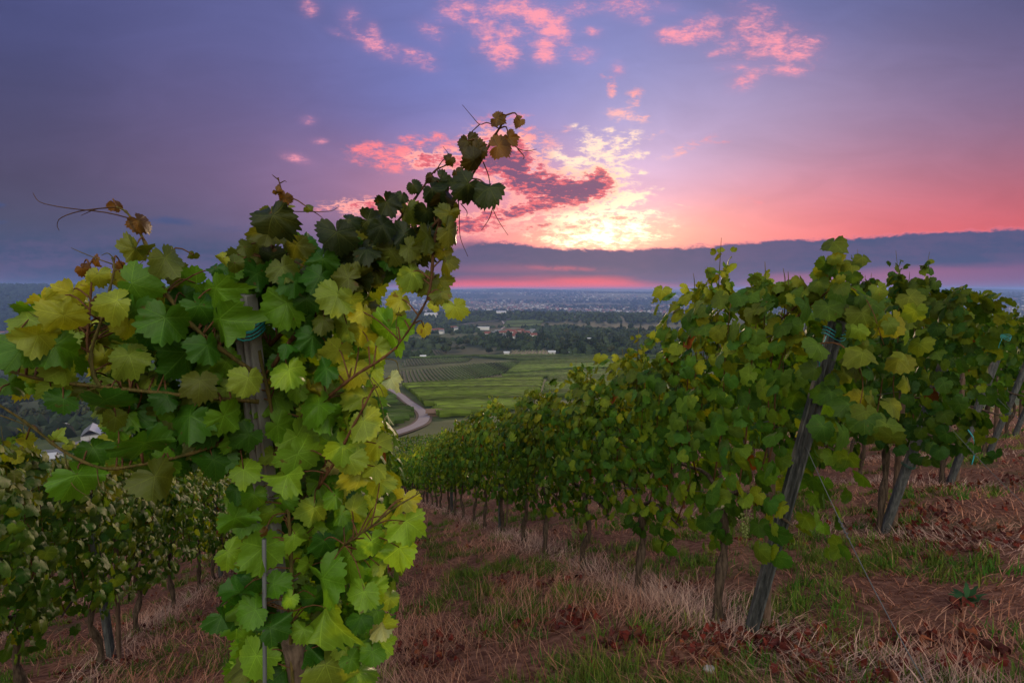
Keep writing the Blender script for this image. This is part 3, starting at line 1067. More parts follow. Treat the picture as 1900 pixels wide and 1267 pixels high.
# shoots of the first vine right of the aisle, hanging over the top of its leaning end post
random.seed(64)
v0 = first_vine[1][0]
inv = (Matrix.Translation(v0.location) @ Matrix.Rotation(v0.rotation_euler.z, 4, 'Z') @ Matrix.Diagonal((v0.scale[0], v0.scale[1], v0.scale[2], 1))).inverted()
sh = Leaves(30, 2)
for pl, n_ in (([(1420, 640, 3.0), (1500, 570, 2.75), (1560, 530, 2.62), (1610, 560, 2.55), (1640, 640, 2.55)], 46), ([(1440, 600, 2.95), (1510, 540, 2.7), (1545, 500, 2.6), (1548, 486, 2.6)], 22),
               ([(1500, 640, 2.75), (1560, 640, 2.58), (1600, 700, 2.55), (1590, 780, 2.55)], 26)):
    pth = spline([at(*q) for q in pl], 12)
    mb = MB()
    mb.tube(pth, [.005 - .00028 * i for i in range(13)], 5)
    c_ = mb.build('cane', M_CANE, v0)
    c_.matrix_parent_inverse = inv
    for q in range(n_):
        f = random.uniform(.15, 1.0) * 12
        a_ = pth[int(min(f, 11))].lerp(pth[min(int(f) + 1, 12)], f % 1)
        sp_ = .10 if n_ > 22 else .035
        c = a_ + Vector((random.gauss(0, sp_), random.gauss(0, sp_), random.gauss(-.02, sp_)))
        sh.add(c, (random.gauss(-.2, .6), random.gauss(-1, .4), random.gauss(.4, .4)), (random.gauss(0, .6), 0, -1), random.uniform(.07, .135) * (1 if n_ > 22 else .65), pick(TOP_COLS if random.random() < .6 else ROW_COLS), random.uniform(.05, .5), random.uniform(.05, .6), random.uniform(.04, .14))
c_ = link('foliage', sh.mesh('shoot_foliage', M_ROWLEAF), v0)
c_.matrix_parent_inverse = inv
c_.color = TONE[1] + (1.0,)

# grape bunches on the low left row
gb = MB()
random.seed(9)
for i in range(46):
    t = random.random()
    rr = .035 * (1 - t * .7)
    c = Vector((random.gauss(0, rr * .6), random.gauss(0, rr * .6), -t * .13))
    r0 = random.uniform(.0055, .0075)
    vs, fs = [], []
    for a in range(5):
        la = -math.pi / 2 + math.pi * a / 4
        for b in range(7):
            lo_ = 2 * math.pi * b / 7
            vs.append(c + Vector((math.cos(la) * math.cos(lo_), math.cos(la) * math.sin(lo_), math.sin(la))) * r0)
    for a in range(4):
        for b in range(7):
            fs.append((a * 7 + b, a * 7 + (b + 1) % 7, (a + 1) * 7 + (b + 1) % 7, (a + 1) * 7 + b))
    gb.add(vs, fs)
gb.tube([(0, 0, .06), (0, 0, -.08)], .002, 4)
gbm = gb.mesh('grape_bunch', M_GRAPE)
for k, idxs in ((-1, range(0, 7)), (1, range(0, 3))):
    for i in idxs:
        for q in range(3):
            b = link('grape_bunch', gbm, first_vine[k][i])
            b.location = (random.uniform(-.5, .5), random.choice((-1, 1)) * random.uniform(.16, .30), random.uniform(.68, .95))
            b.scale = [random.uniform(.9, 1.2)] * 3


# ------------------------------------------------------------------ posts, stakes and wires
def grooved(mb, a, b, wdt, dpt, face_dir, groove=True):
    """post with a corrugated cross-section, from a to b"""
    a, b = Vector(a), Vector(b)
    t = (b - a).normalized()
    fx = Vector(face_dir)
    fx = (fx - t * fx.dot(t)).normalized()
    sx = t.cross(fx)
    if groove:
        prof = []
        n = 9
        for i in range(n):
            u = -0.5 + i / (n - 1)
            prof.append((u * wdt, dpt / 2 - (dpt * .30 if i in (2, 3, 5, 6) else 0)))
        prof += [(wdt / 2, -dpt / 2), (-wdt / 2, -dpt / 2)]
    else:
        c = .18
        prof = [(-wdt / 2 + c * wdt, dpt / 2), (wdt / 2 - c * wdt, dpt / 2), (wdt / 2, dpt / 2 - c * dpt), (wdt / 2, -dpt / 2), (-wdt / 2, -dpt / 2), (-wdt / 2, dpt / 2 - c * dpt)]
    m = len(prof)
    vs, fs = [], []
    N_ = 8
    for j in range(N_ + 1):
        q = a.lerp(b, j / N_)
        for (u, v) in prof:
            vs.append(q + sx * u + fx * v)
    for j in range(N_):
        for i in range(m):
            i2 = (i + 1) % m
            fs.append((j * m + i, j * m + i2, (j + 1) * m + i2, (j + 1) * m + i))
    fs.append(tuple(range(m - 1, -1, -1)))
    fs.append(tuple(N_ * m + i for i in range(m)))
    mb.add(vs, fs)


def local(mb, base):
    mb.v = [(q[0] - base[0], q[1] - base[1], q[2] - base[2]) for q in mb.v]
    return mb


def ring(mb, c, axis, r, wire, n=14, wob=0.0):
    axis = Vector(axis).normalized()
    a = axis.cross(Vector((.3, .5, .1))).normalized()
    b = axis.cross(a)
    pts_ = [Vector(c) + (a * math.cos(g) + b * math.sin(g)) * r + axis * wob * math.sin(g * 2) for g in [2 * math.pi * i / n for i in range(n + 1)]]
    mb.tube(pts_, wire, 5, False)


# tall front vine's grooved metal post
pt_top, pt_bot = at(452, 546, 1.0), at(596, 1768, 1.59)
pt_bot.z = gz(pt_bot.x, pt_bot.y) - .15
base = (pt_bot.x, pt_bot.y, pt_bot.z + .15)
fp = empty('trellis_post', base)
tag(fp, 'grey corrugated metal post leaning inside the tall front vine', 'post', 'trellis posts')
mb = MB()
grooved(mb, pt_bot, pt_top, .034, .026, (-.25, -1, .1))
local(mb, base).build('shaft', M_METALPOST, fp, False)
ax = (pt_top - pt_bot).normalized()
for f_, col_ in ((.972, M_TWINE), (.965, M_TWINE)):
    mb = MB()
    for q in range(3):
        ring(mb, pt_bot.lerp(pt_top, f_ + q * .003), ax, .029, .0016, 14, .006)
    local(mb, base).build('twine_tie', col_, fp)
for f_ in (.78, .80, .70):
    mb = MB()
    ring(mb, pt_bot.lerp(pt_top, f_), ax, .030, .0018, 14, .004)
    c = pt_bot.lerp(pt_top, f_)
    mb.tube([c + Vector((-.03, -.025, 0)), c + Vector((.035, -.03, .006)), c + Vector((.05, -.01, .01))], .0018, 5)
    local(mb, base).build('wire_clip', M_WIRE, fp)

# thin steel rod standing in the front vine
ra, rb = at(483, 1640, 1.45), at(490, 1000, 1.06)
ra.z = gz(ra.x, ra.y) - .1
rod = MB()
rod.tube([ra, rb], .004, 8)
tag(local(rod, (ra.x, ra.y, ra.z + .1)).build('steel_rod', M_WIRE), 'thin bare steel rod standing in the lower left of the tall front vine', 'rod').location = (ra.x, ra.y, ra.z + .1)

LEAN = Vector((0.15, -0.46, 1.84))
post_data = {}
for k in range(1, 6):
    bx_, by_ = row_pt(k, 0.0)
    bz = gz(bx_, by_)
    lean = LEAN.copy() if k == 1 else Vector((0.16 + random.uniform(-.05, .05), -0.46, 1.84))
    a = Vector((bx_, by_, bz)) - lean * .06
    b = Vector((bx_, by_, bz)) + lean * (1.0 if k == 1 else .86)
    base = (bx_, by_, bz)
    p = empty('trellis_post', base)
    tag(p, 'grey weathered end post of ' + ROWNAME[k], 'post', 'trellis posts')
    mb = MB()
    grooved(mb, a, b, .062, .06, (-.25, -1, .2), groove=(k == 1))
    local(mb, base).build('shaft', M_POSTWOOD, p, False)
    mb = MB()
    for q in range(2):
        ring(mb, Vector(base) + lean * (.36 + .006 * q), lean, .052, .003, 14, .006)
    local(mb, base).build('tie', M_GREENTIE, p)
    if k in (1, 3):
        mb = MB()
        for q in range(3):
            ring(mb, Vector(base) + lean * (.96 + .008 * q), lean, .052, .002, 14, .012)
        mb.tube([Vector(base) + lean * .96 + Vector((-.05, -.03, 0)), Vector(base) + lean * .93 + Vector((-.07, -.04, -.02)), Vector(base) + lean * .88 + Vector((-.055, -.05, -.03))], .002, 5)
        local(mb, base).build('twine_tie', M_TWINE, p)
    post_data[k] = (Vector(base), lean)
    # brown stake beside the post, upright
    sx_, sy_ = bx_ + .10, by_ + .02
    sz_ = gz(sx_, sy_)
    mb = MB()
    grooved(mb, (0, 0, -.1), (.03 + random.uniform(-.02, .02), .05, 1.1 if k == 1 else 1.3), .042, .04, (-.2, -1, 0), False)
    o = mb.build('wooden_stake', M_STAKEWOOD, None, False)
    o.location = (sx_, sy_, sz_)
    tag(o, 'brown stake beside the leaning end post of ' + ROWNAME[k], 'stake', 'wooden stakes at the row ends')

# guy wires of the end posts
for k in range(1, 5):
    b, lean = post_data[k]
    a1 = b + lean * .66
    e = b + Vector((-DIR[0] * 1.34 - .04, -DIR[1] * 1.34, 0)) + Vector((-.12 if k == 1 else .1, 0, 0))
    e.z = gz(e.x, e.y) - .03
    mb = MB()
    ln = [a1.lerp(e, i / 24) + Vector((0, 0, -.05 * math.sin(math.pi * i / 24))) for i in range(25)]
    mb.tube(ln, .0021, 6)
    mb2 = MB()
    c = ln[7]
    for q in range(16):
        g_ = q / 16 * 2 * math.pi * 4
        mb2.tube([c + (e - a1).normalized() * (q * .006) + Vector((math.cos(g_), 0, math.sin(g_))) * .008, c + (e - a1).normalized() * ((q + 1) * .006) + Vector((math.cos(g_ + 1.57), 0, math.sin(g_ + 1.57))) * .008], .0022, 4)
    g = empty('guy_wire', tuple(e))
    tag(g, 'steel guy wire anchoring ' + ROWNAME[k] + ' to the ground', 'guy wire', 'guy wires of the end posts')
    local(mb, e).build('wire', M_WIRE, g)
    local(mb2, e).build('splice', M_WIRE, g)

# loose turquoise twine hanging from the third row
mb = MB()
ta = at(1765, 762, 6.3)
mb.tube(spline([ta, at(1785, 785, 6.25), at(1806, 812, 6.2), at(1808, 840, 6.2), at(1803, 862, 6.2)], 14), .006, 5)
mb.tube(spline([at(1752, 775, 6.3), at(1748, 805, 6.3), at(1742, 835, 6.3)], 8), .004, 5)
o = local(mb, ta).build('hanging_twine', M_TWINE)
o.location = ta
tag(o, 'loose turquoise twine hanging from the leaves of the third row right of the aisle', 'twine')

# line posts standing in the rows
for k, lst in {-1: (5.6, 9.9, 15, 20, 26), 0: (6, 12), 1: (6.2, 11.2, 16.5, 22, 28, 34), 2: (5.5, 11, 17), 3: (5.5, 11, 17), 4: (5.5, 11)}.items():
    for n_, s in enumerate(lst):
        x, y = row_pt(k, s)
        x += .07
        mb = MB()
        tl = random.uniform(-.05, .05) if k != -1 or n_ else -.16
        grooved(mb, (0, 0, -.1), (tl, .02, 1.75), .06, .055, (-.2, -1, 0), k != -1)
        o = mb.build('line_post', M_POSTWOOD, None, False)
        o.location = (x, y, gz(x, y))
        lb = ORD[n_] + ' dark line post from the near end of ' + ROWNAME[k]
        tag(o, lb, 'post', 'line posts standing in the rows')
        if n_ < 2 and k in (1, -1):
            mb = MB()
            grooved(mb, (0, 0, -.1), (random.uniform(-.05, .05), .0, 1.2), .03, .03, (-.2, -1, 0), False)
            o = mb.build('wooden_stake', M_STAKEWOOD, None, False)
            o.location = (x + .1, y - .05, gz(x + .1, y - .05))
            tag(o, 'slim brown stake beside the %s line post of %s' % (ORD[n_], ROWNAME[k]), 'stake', 'slim stakes in the rows')

# trellis wires
for k in range(-1, 5):
    for nm_, hz in (('low', .84), ('middle', 1.25), ('top', 1.72)):
        st = {-1: 1.0, 0: .3}.get(k, -.12)
        pts_ = []
        for i in range(22):
            s = st + (38 - st) * i / 21
            x, y = row_pt(k, s)
            pts_.append(Vector((x, y, float(hgt(x, y, False)) + hz)))
        b0 = pts_[0].copy()
        mb = MB()
        mb.tube([q - b0 for q in pts_], .0022, 5)
        o = mb.build('trellis_wire', M_WIRE)
        o.location = b0
        tag(o, nm_ + ' trellis wire strung along ' + ROWNAME[k], 'wire', 'trellis wires')

# ------------------------------------------------------------------ the tall front vine
Gn, Br, Ye, Dk, Ol, Bz, Pa, Yg = (.090, .220, .012), (.170, .320, .022), (.27, .31, .026), (.036, .125, .010), (.100, .128, .016), (.125, .065, .017), (.30, .36, .20), (.22, .32, .034)  # greens lightened as if flash-lit, yellows carry backlit glow in their colour
BK = (.020, .034, .010)  # upper leaves darkened in colour to read as backlit silhouettes
DB = (.050, .040, .012)  # bronze young leaves, darkened in colour for the same silhouette
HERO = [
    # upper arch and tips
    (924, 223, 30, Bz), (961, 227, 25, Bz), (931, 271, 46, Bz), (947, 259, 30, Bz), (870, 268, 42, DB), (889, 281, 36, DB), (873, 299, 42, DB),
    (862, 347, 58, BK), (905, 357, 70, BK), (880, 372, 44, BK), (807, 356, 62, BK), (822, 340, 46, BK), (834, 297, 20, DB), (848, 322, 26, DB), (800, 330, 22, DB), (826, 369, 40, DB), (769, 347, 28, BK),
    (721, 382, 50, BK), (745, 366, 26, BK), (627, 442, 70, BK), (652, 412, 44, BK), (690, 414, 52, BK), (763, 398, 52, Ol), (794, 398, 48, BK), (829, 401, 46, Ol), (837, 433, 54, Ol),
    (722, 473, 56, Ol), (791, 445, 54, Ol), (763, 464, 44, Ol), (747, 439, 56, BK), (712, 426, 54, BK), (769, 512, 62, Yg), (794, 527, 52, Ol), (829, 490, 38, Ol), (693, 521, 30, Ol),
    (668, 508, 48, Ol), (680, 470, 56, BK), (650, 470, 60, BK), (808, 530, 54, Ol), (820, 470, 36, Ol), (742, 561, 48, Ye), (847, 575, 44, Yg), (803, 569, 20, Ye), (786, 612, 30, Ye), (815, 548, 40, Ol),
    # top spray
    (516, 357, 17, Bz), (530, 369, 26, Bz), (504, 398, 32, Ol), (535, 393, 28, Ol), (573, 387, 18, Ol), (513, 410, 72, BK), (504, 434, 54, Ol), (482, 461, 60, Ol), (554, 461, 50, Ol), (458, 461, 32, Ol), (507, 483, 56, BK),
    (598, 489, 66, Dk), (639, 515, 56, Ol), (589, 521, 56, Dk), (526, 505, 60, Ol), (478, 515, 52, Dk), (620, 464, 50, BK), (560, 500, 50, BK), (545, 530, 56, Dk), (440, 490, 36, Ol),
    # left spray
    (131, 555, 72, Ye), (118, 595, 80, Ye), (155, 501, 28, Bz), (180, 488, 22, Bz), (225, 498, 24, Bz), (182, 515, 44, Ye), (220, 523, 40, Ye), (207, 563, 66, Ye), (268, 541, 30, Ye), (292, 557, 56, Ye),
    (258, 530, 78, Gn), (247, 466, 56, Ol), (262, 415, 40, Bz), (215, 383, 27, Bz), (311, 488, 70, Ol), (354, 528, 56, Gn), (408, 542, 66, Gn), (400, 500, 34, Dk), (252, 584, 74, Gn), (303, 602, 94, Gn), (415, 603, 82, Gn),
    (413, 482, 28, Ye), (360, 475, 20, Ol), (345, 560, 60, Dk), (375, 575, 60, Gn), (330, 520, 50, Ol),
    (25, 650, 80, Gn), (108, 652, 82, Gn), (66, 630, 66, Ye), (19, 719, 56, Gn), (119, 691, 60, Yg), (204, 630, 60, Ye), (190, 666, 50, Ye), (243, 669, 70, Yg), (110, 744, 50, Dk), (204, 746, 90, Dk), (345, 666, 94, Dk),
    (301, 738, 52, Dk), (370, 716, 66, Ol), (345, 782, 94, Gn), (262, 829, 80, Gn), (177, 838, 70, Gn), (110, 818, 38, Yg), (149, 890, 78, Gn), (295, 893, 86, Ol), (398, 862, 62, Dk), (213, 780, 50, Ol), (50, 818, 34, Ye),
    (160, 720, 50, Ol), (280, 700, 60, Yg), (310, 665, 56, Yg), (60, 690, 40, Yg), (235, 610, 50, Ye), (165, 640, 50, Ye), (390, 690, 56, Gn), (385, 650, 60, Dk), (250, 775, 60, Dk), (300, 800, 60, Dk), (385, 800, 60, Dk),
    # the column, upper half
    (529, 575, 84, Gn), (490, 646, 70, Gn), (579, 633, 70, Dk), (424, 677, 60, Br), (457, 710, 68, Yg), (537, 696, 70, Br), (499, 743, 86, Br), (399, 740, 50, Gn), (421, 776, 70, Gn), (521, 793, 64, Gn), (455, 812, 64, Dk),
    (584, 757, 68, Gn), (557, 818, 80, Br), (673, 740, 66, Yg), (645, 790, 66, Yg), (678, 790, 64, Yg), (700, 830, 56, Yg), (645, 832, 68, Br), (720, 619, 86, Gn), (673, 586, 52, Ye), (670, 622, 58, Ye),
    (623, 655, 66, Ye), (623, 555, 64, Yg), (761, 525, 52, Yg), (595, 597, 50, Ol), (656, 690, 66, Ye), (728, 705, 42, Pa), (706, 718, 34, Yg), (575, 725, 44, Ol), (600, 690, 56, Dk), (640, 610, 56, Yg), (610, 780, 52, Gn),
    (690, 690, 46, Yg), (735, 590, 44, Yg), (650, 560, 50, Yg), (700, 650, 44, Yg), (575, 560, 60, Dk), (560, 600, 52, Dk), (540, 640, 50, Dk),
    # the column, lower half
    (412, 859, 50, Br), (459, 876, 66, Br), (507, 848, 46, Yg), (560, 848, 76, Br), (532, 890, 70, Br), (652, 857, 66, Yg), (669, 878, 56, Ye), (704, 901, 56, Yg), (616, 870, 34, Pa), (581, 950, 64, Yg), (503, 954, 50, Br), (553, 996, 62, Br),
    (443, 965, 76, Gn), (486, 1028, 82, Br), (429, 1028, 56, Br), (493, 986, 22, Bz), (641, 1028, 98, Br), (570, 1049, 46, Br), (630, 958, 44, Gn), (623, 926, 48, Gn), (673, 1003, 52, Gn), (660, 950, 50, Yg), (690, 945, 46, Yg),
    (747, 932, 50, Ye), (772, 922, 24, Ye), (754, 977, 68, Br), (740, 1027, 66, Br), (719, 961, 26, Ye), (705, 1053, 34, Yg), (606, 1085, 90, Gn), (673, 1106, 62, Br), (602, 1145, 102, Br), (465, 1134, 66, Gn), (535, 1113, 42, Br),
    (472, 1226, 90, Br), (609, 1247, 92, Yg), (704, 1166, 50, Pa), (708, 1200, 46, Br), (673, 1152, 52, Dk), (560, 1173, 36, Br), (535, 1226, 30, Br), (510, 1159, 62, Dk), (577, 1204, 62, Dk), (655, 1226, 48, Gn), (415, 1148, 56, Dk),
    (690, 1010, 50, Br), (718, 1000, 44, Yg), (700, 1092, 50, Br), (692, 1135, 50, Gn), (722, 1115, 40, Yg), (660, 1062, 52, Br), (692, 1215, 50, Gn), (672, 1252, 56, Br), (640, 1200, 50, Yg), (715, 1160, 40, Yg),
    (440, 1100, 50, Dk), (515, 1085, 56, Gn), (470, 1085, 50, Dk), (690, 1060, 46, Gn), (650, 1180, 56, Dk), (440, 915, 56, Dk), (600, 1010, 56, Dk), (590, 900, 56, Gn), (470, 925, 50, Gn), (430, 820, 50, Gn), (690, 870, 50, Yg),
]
random.seed(21)


def hero_depth(x, y):
    d = np.interp(x, [0, 200, 350, 470, 600, 750, 940], [.83, .89, .925, .955, .985, .985, .96])
    if x > 330:
        d += max(0, y - 640) / 600 * .20 * min(1, (x - 330) / 120)
    return float(d)


hb = at(560, 1768, 1.62)
hbase = Vector((hb.x, hb.y, gz(hb.x, hb.y)))
hero = empty('grapevine', hbase)
tag(hero, 'tall bright green grapevine with arching shoots, standing in front left of the aisle', 'grapevine', 'grapevine in front')
mb = MB()
mb.tube(spline([hbase + Vector((0, 0, -.1)), hbase + Vector((.03, .02, .3)), hbase + Vector((-.02, -.03, .6)), at(560, 1330, 1.26), at(545, 1180, 1.17)], 14),
        [.042 - .0013 * i + .004 * math.sin(i * 1.9) for i in range(15)], 8)
local(mb, hbase).build('trunk', M_BARK, hero)

CANES = [
    ('arch', M_DARKCANE, .0055, .0016, [(505, 680, 1.02), (560, 608, 1.01), (640, 535, 1.01), (720, 476, 1.01), (790, 432, 1.0), (842, 374, .99), (880, 318, .98), (912, 262, .97), (934, 226, .96), (939, 214, .96)]),
    ('second', M_DARKCANE, .0035, .0010, [(640, 510, 1.03), (700, 452, 1.03), (745, 402, 1.02), (785, 348, 1.01), (806, 318, 1.01), (825, 308, 1.0), (838, 298, 1.0)]),
    ('falling', M_DARKCANE, .0042, .0014, [(822, 395, 1.0), (806, 450, .985), (800, 520, .975), (790, 560, .97), (760, 610, .965), (735, 645, .96)]),
    ('side', M_CANE, .0042, .0022, [(560, 775, 1.06), (610, 735, 1.02), (660, 696, .985), (705, 668, .965), (735, 645, .96)]),
    ('left', M_GREENCANE, .0052, .0014, [(470, 690, .99), (400, 640, .945), (345, 592, .915), (300, 530, .90), (278, 470, .895), (256, 425, .89), (236, 395, .89), (217, 384, .89)]),
    ('level', M_GREENCANE, .0048, .0018, [(480, 745, 1.0), (380, 737, .95), (280, 727, .91), (185, 717, .88), (90, 706, .85), (0, 683, .82), (-90, 648, .79)]),
    ('rise', M_GREENCANE, .0042, .0012, [(185, 717, .88), (172, 690, .88), (170, 650, .88), (186, 600, .88), (200, 550, .88), (212, 500, .88), (208, 478, .88)]),
    ('twig', M_CANE, .0030, .0010, [(172, 690, .885), (162, 640, .885), (167, 570, .885), (170, 510, .885), (165, 488, .885)]),
    ('droop', M_GREENCANE, .0040, .0014, [(440, 812, 1.0), (350, 842, .945), (260, 862, .91), (190, 868, .885), (120, 838, .865), (60, 792, .845), (0, 752, .825), (-70, 715, .80)]),
    ('stem', M_GREENCANE, .0050, .0036, [(545, 1300, 1.19), (540, 1180, 1.15), (541, 1060, 1.13), (536, 960, 1.10), (520, 860, 1.08), (500, 740, 1.05), (480, 650, 1.03)]),
    ('crest', M_DARKCANE, .0042, .0010, [(500, 520, 1.02), (508, 450, 1.01), (513, 400, 1.01), (522, 360, 1.01), (516, 330, 1.01)]),
    ('low', M_GREENCANE, .0026, .0012, [(640, 1010, 1.09), (690, 975, 1.03), (735, 940, .985), (762, 924, .98), (778, 914, .98)]),
    ('brown', M_CANE, .0036, .0020, [(590, 905, 1.07), (625, 850, 1.03), (650, 800, 1.0), (672, 760, .985), (690, 725, .98)]),
    ('bough', M_DARKCANE, .0050, .0030, [(500, 640, 1.05), (590, 560, 1.05), (690, 492, 1.04), (760, 452, 1.03), (815, 405, 1.01)]),
]
cane_obj = {}
for nm_, mt_, r0, r1, pl in CANES:
    r0, r1 = r0 * .78, r1 * .85
    n_ = len(pl) * 5
    pth = spline([at(*q) for q in pl], n_)
    mb = MB()
    mb.tube(pth, [r0 + (r1 - r0) * i / n_ + (.0012 * r0 / .005 if i % 5 == 0 else 0) for i in range(n_ + 1)], 7)
    cane_obj[nm_] = (local(mb, hbase).build('cane', mt_, hero), pth, pl)

allp = [(q[0], q[1], at(*q)) for nm_, mt_, r0, r1, pl in CANES for q in [tuple(a) for a in pl]]
dense_nodes = []
for nm_, (o, pth, pl) in cane_obj.items():
    dense_nodes += [(nm_, q) for q in pth]
lv = Leaves(66, 3)
pet = MB()
back_dir = Vector((0, -1, 0))


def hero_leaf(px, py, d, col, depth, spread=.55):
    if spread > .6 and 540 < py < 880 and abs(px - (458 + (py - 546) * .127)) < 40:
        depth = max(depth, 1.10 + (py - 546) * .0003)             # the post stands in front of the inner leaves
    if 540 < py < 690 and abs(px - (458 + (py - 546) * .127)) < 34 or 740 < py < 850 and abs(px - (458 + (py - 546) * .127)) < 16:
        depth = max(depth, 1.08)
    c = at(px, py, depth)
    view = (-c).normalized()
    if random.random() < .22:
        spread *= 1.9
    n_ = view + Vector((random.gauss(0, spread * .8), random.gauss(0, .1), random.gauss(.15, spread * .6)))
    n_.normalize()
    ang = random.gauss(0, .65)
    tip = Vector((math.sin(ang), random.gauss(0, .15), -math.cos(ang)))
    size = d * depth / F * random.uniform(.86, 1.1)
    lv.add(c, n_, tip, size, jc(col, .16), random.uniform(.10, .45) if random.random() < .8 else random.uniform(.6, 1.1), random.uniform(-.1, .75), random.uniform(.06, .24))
    # petiole back to the nearest cane
    best = min(dense_nodes, key=lambda q: (q[1] - c).length_squared)[1]
    if (best - c).length < .11:
        t_ = tip - n_ * tip.dot(n_)
        t_.normalize()
        root = c - t_ * size * .15 + n_ * .001
        midp = (root + best) / 2 + Vector((0, 0, .012)) - n_ * .01
        pet.tube(spline([best, midp, root], 6), [.0016, .0015, .0014, .0013, .0012, .0011, .001], 5)


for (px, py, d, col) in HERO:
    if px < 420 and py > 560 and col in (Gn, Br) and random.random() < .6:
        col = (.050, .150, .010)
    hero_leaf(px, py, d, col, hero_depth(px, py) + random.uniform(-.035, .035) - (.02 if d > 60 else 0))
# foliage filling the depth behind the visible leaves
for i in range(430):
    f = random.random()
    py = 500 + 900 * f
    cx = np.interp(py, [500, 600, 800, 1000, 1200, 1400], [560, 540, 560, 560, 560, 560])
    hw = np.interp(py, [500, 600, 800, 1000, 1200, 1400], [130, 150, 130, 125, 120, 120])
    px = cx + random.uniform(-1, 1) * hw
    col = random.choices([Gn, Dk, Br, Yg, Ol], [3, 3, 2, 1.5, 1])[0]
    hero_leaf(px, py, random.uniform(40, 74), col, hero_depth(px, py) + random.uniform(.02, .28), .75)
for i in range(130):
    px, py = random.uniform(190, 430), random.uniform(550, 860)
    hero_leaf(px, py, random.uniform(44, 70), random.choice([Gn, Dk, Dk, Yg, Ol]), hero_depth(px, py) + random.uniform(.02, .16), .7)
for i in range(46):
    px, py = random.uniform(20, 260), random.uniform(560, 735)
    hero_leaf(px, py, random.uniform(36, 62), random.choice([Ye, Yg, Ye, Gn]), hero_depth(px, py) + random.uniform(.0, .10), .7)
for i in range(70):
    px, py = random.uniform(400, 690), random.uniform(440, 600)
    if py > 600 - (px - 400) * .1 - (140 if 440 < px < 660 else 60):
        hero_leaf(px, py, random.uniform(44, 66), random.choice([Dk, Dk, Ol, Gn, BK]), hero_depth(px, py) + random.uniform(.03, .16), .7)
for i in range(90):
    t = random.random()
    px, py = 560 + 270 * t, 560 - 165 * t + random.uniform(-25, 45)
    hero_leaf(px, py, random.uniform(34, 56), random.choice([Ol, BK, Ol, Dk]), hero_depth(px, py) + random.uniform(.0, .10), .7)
fol = lv.mesh('hero_foliage', M_LEAF)
pm = pet.mesh('petioles', M_CANE)
bm = bmesh.new()
bm.from_mesh(fol)
nf = len(bm.faces)
bm.from_mesh(pm)
bm.faces.ensure_lookup_table()
for f_ in bm.faces[nf:]:
    f_.material_index = 1
bm.to_mesh(fol)
bm.free()
fol.materials.append(M_CANE)
fo = link('foliage', fol, hero)
fo.location = -hbase

TENDRILS = [
    ('left', [(258, 410, .89), (200, 395, .885), (140, 388, .88), (100, 382, .88), (72, 374, .88), (61, 358, .88)]),
    ('left', [(222, 384, .89), (175, 388, .885), (140, 394, .885), (112, 405, .88), (106, 418, .88), (110, 428, .88)]),
    ('left', [(215, 384, .89), (180, 388, .89), (150, 400, .89)]),
    ('rise', [(208, 490, .88), (180, 480, .88), (150, 468, .88), (132, 460, .88)]),
    ('rise', [(212, 480, .88), (200, 470, .88), (188, 474, .88)]),
    ('rise', [(210, 500, .88), (240, 502, .88), (262, 488, .88), (272, 472, .88)]),
    ('twig', [(160, 600, .88), (110, 590, .87), (70, 588, .87), (52, 578, .87)]),
    ('arch', [(928, 240, .965), (905, 228, .96), (890, 231, .96), (875, 215, .96), (858, 195, .96)]),
    ('arch', [(890, 231, .96), (875, 245, .96), (862, 258, .96)]),
    ('arch', [(896, 300, .97), (906, 325, .97), (910, 350, .97), (914, 385, .97), (925, 410, .97), (943, 437, .97)]),
    ('arch', [(916, 380, .97), (908, 405, .97), (893, 428, .97)]),
    ('arch', [(850, 365, .98), (852, 400, .98), (854, 440, .98), (868, 476, .98)]),
    ('arch', [(855, 378, .98), (866, 392, .98), (866, 402, .98)]),
    ('arch', [(938, 250, .965), (960, 275, .96), (980, 280, .96), (996, 277, .96)]),
    ('arch', [(960, 276, .96), (972, 290, .96), (970, 296, .96)]),
    ('second', [(806, 322, 1.0), (820, 300, 1.0), (832, 288, 1.0), (822, 272, 1.0)]),
    ('crest', [(516, 392, 1.01), (570, 393, 1.0), (612, 392, 1.0), (628, 384, 1.0)]),
    ('crest', [(573, 388, 1.0), (590, 398, 1.0), (602, 408, 1.0)]),
    ('crest', [(518, 335, 1.01), (508, 327, 1.01), (505, 324, 1.01)]),
    ('crest', [(520, 340, 1.01), (528, 336, 1.01), (532, 338, 1.01)]),
    ('falling', [(740, 640, .96), (735, 600, .955), (742, 570, .955)]),
    ('falling', [(640, 520, 1.0), (645, 545, .99), (665, 552, .985), (672, 545, .985)]),
    ('falling', [(690, 530, .99), (682, 550, .985), (675, 556, .985)]),
    ('side', [(680, 690, .95), (700, 730, .94), (712, 770, .94), (714, 800, .94)]),
    ('side', [(690, 700, .95), (706, 720, .945), (712, 735, .945)]),
    ('side', [(715, 665, .95), (735, 670, .945), (740, 690, .945), (748, 702, .945)]),
    ('droop', [(120, 840, .86), (125, 870, .85), (135, 900, .85), (160, 918, .85), (172, 912, .85)]),
    ('droop', [(180, 870, .88), (185, 900, .87), (205, 918, .87), (240, 928, .87)]),
    ('droop', [(0, 770, .83), (40, 785, .84), (70, 800, .85)]),
    ('low', [(772, 915, .98), (780, 908, .98), (795, 912, .98)]),
    ('level', [(185, 717, .88), (150, 730, .87), (140, 745, .87)]),
]
for nm_, pl in TENDRILS:
    pth = spline([at(*q) for q in pl], 14)
    mb = MB()
    mb.tube(pth, [.0011 - .00005 * i for i in range(15)], 5)
    t = local(mb, hbase).build('tendril', M_DARKCANE if nm_ in ('arch', 'second', 'crest', 'left') else M_GREENCANE, cane_obj[nm_][0])

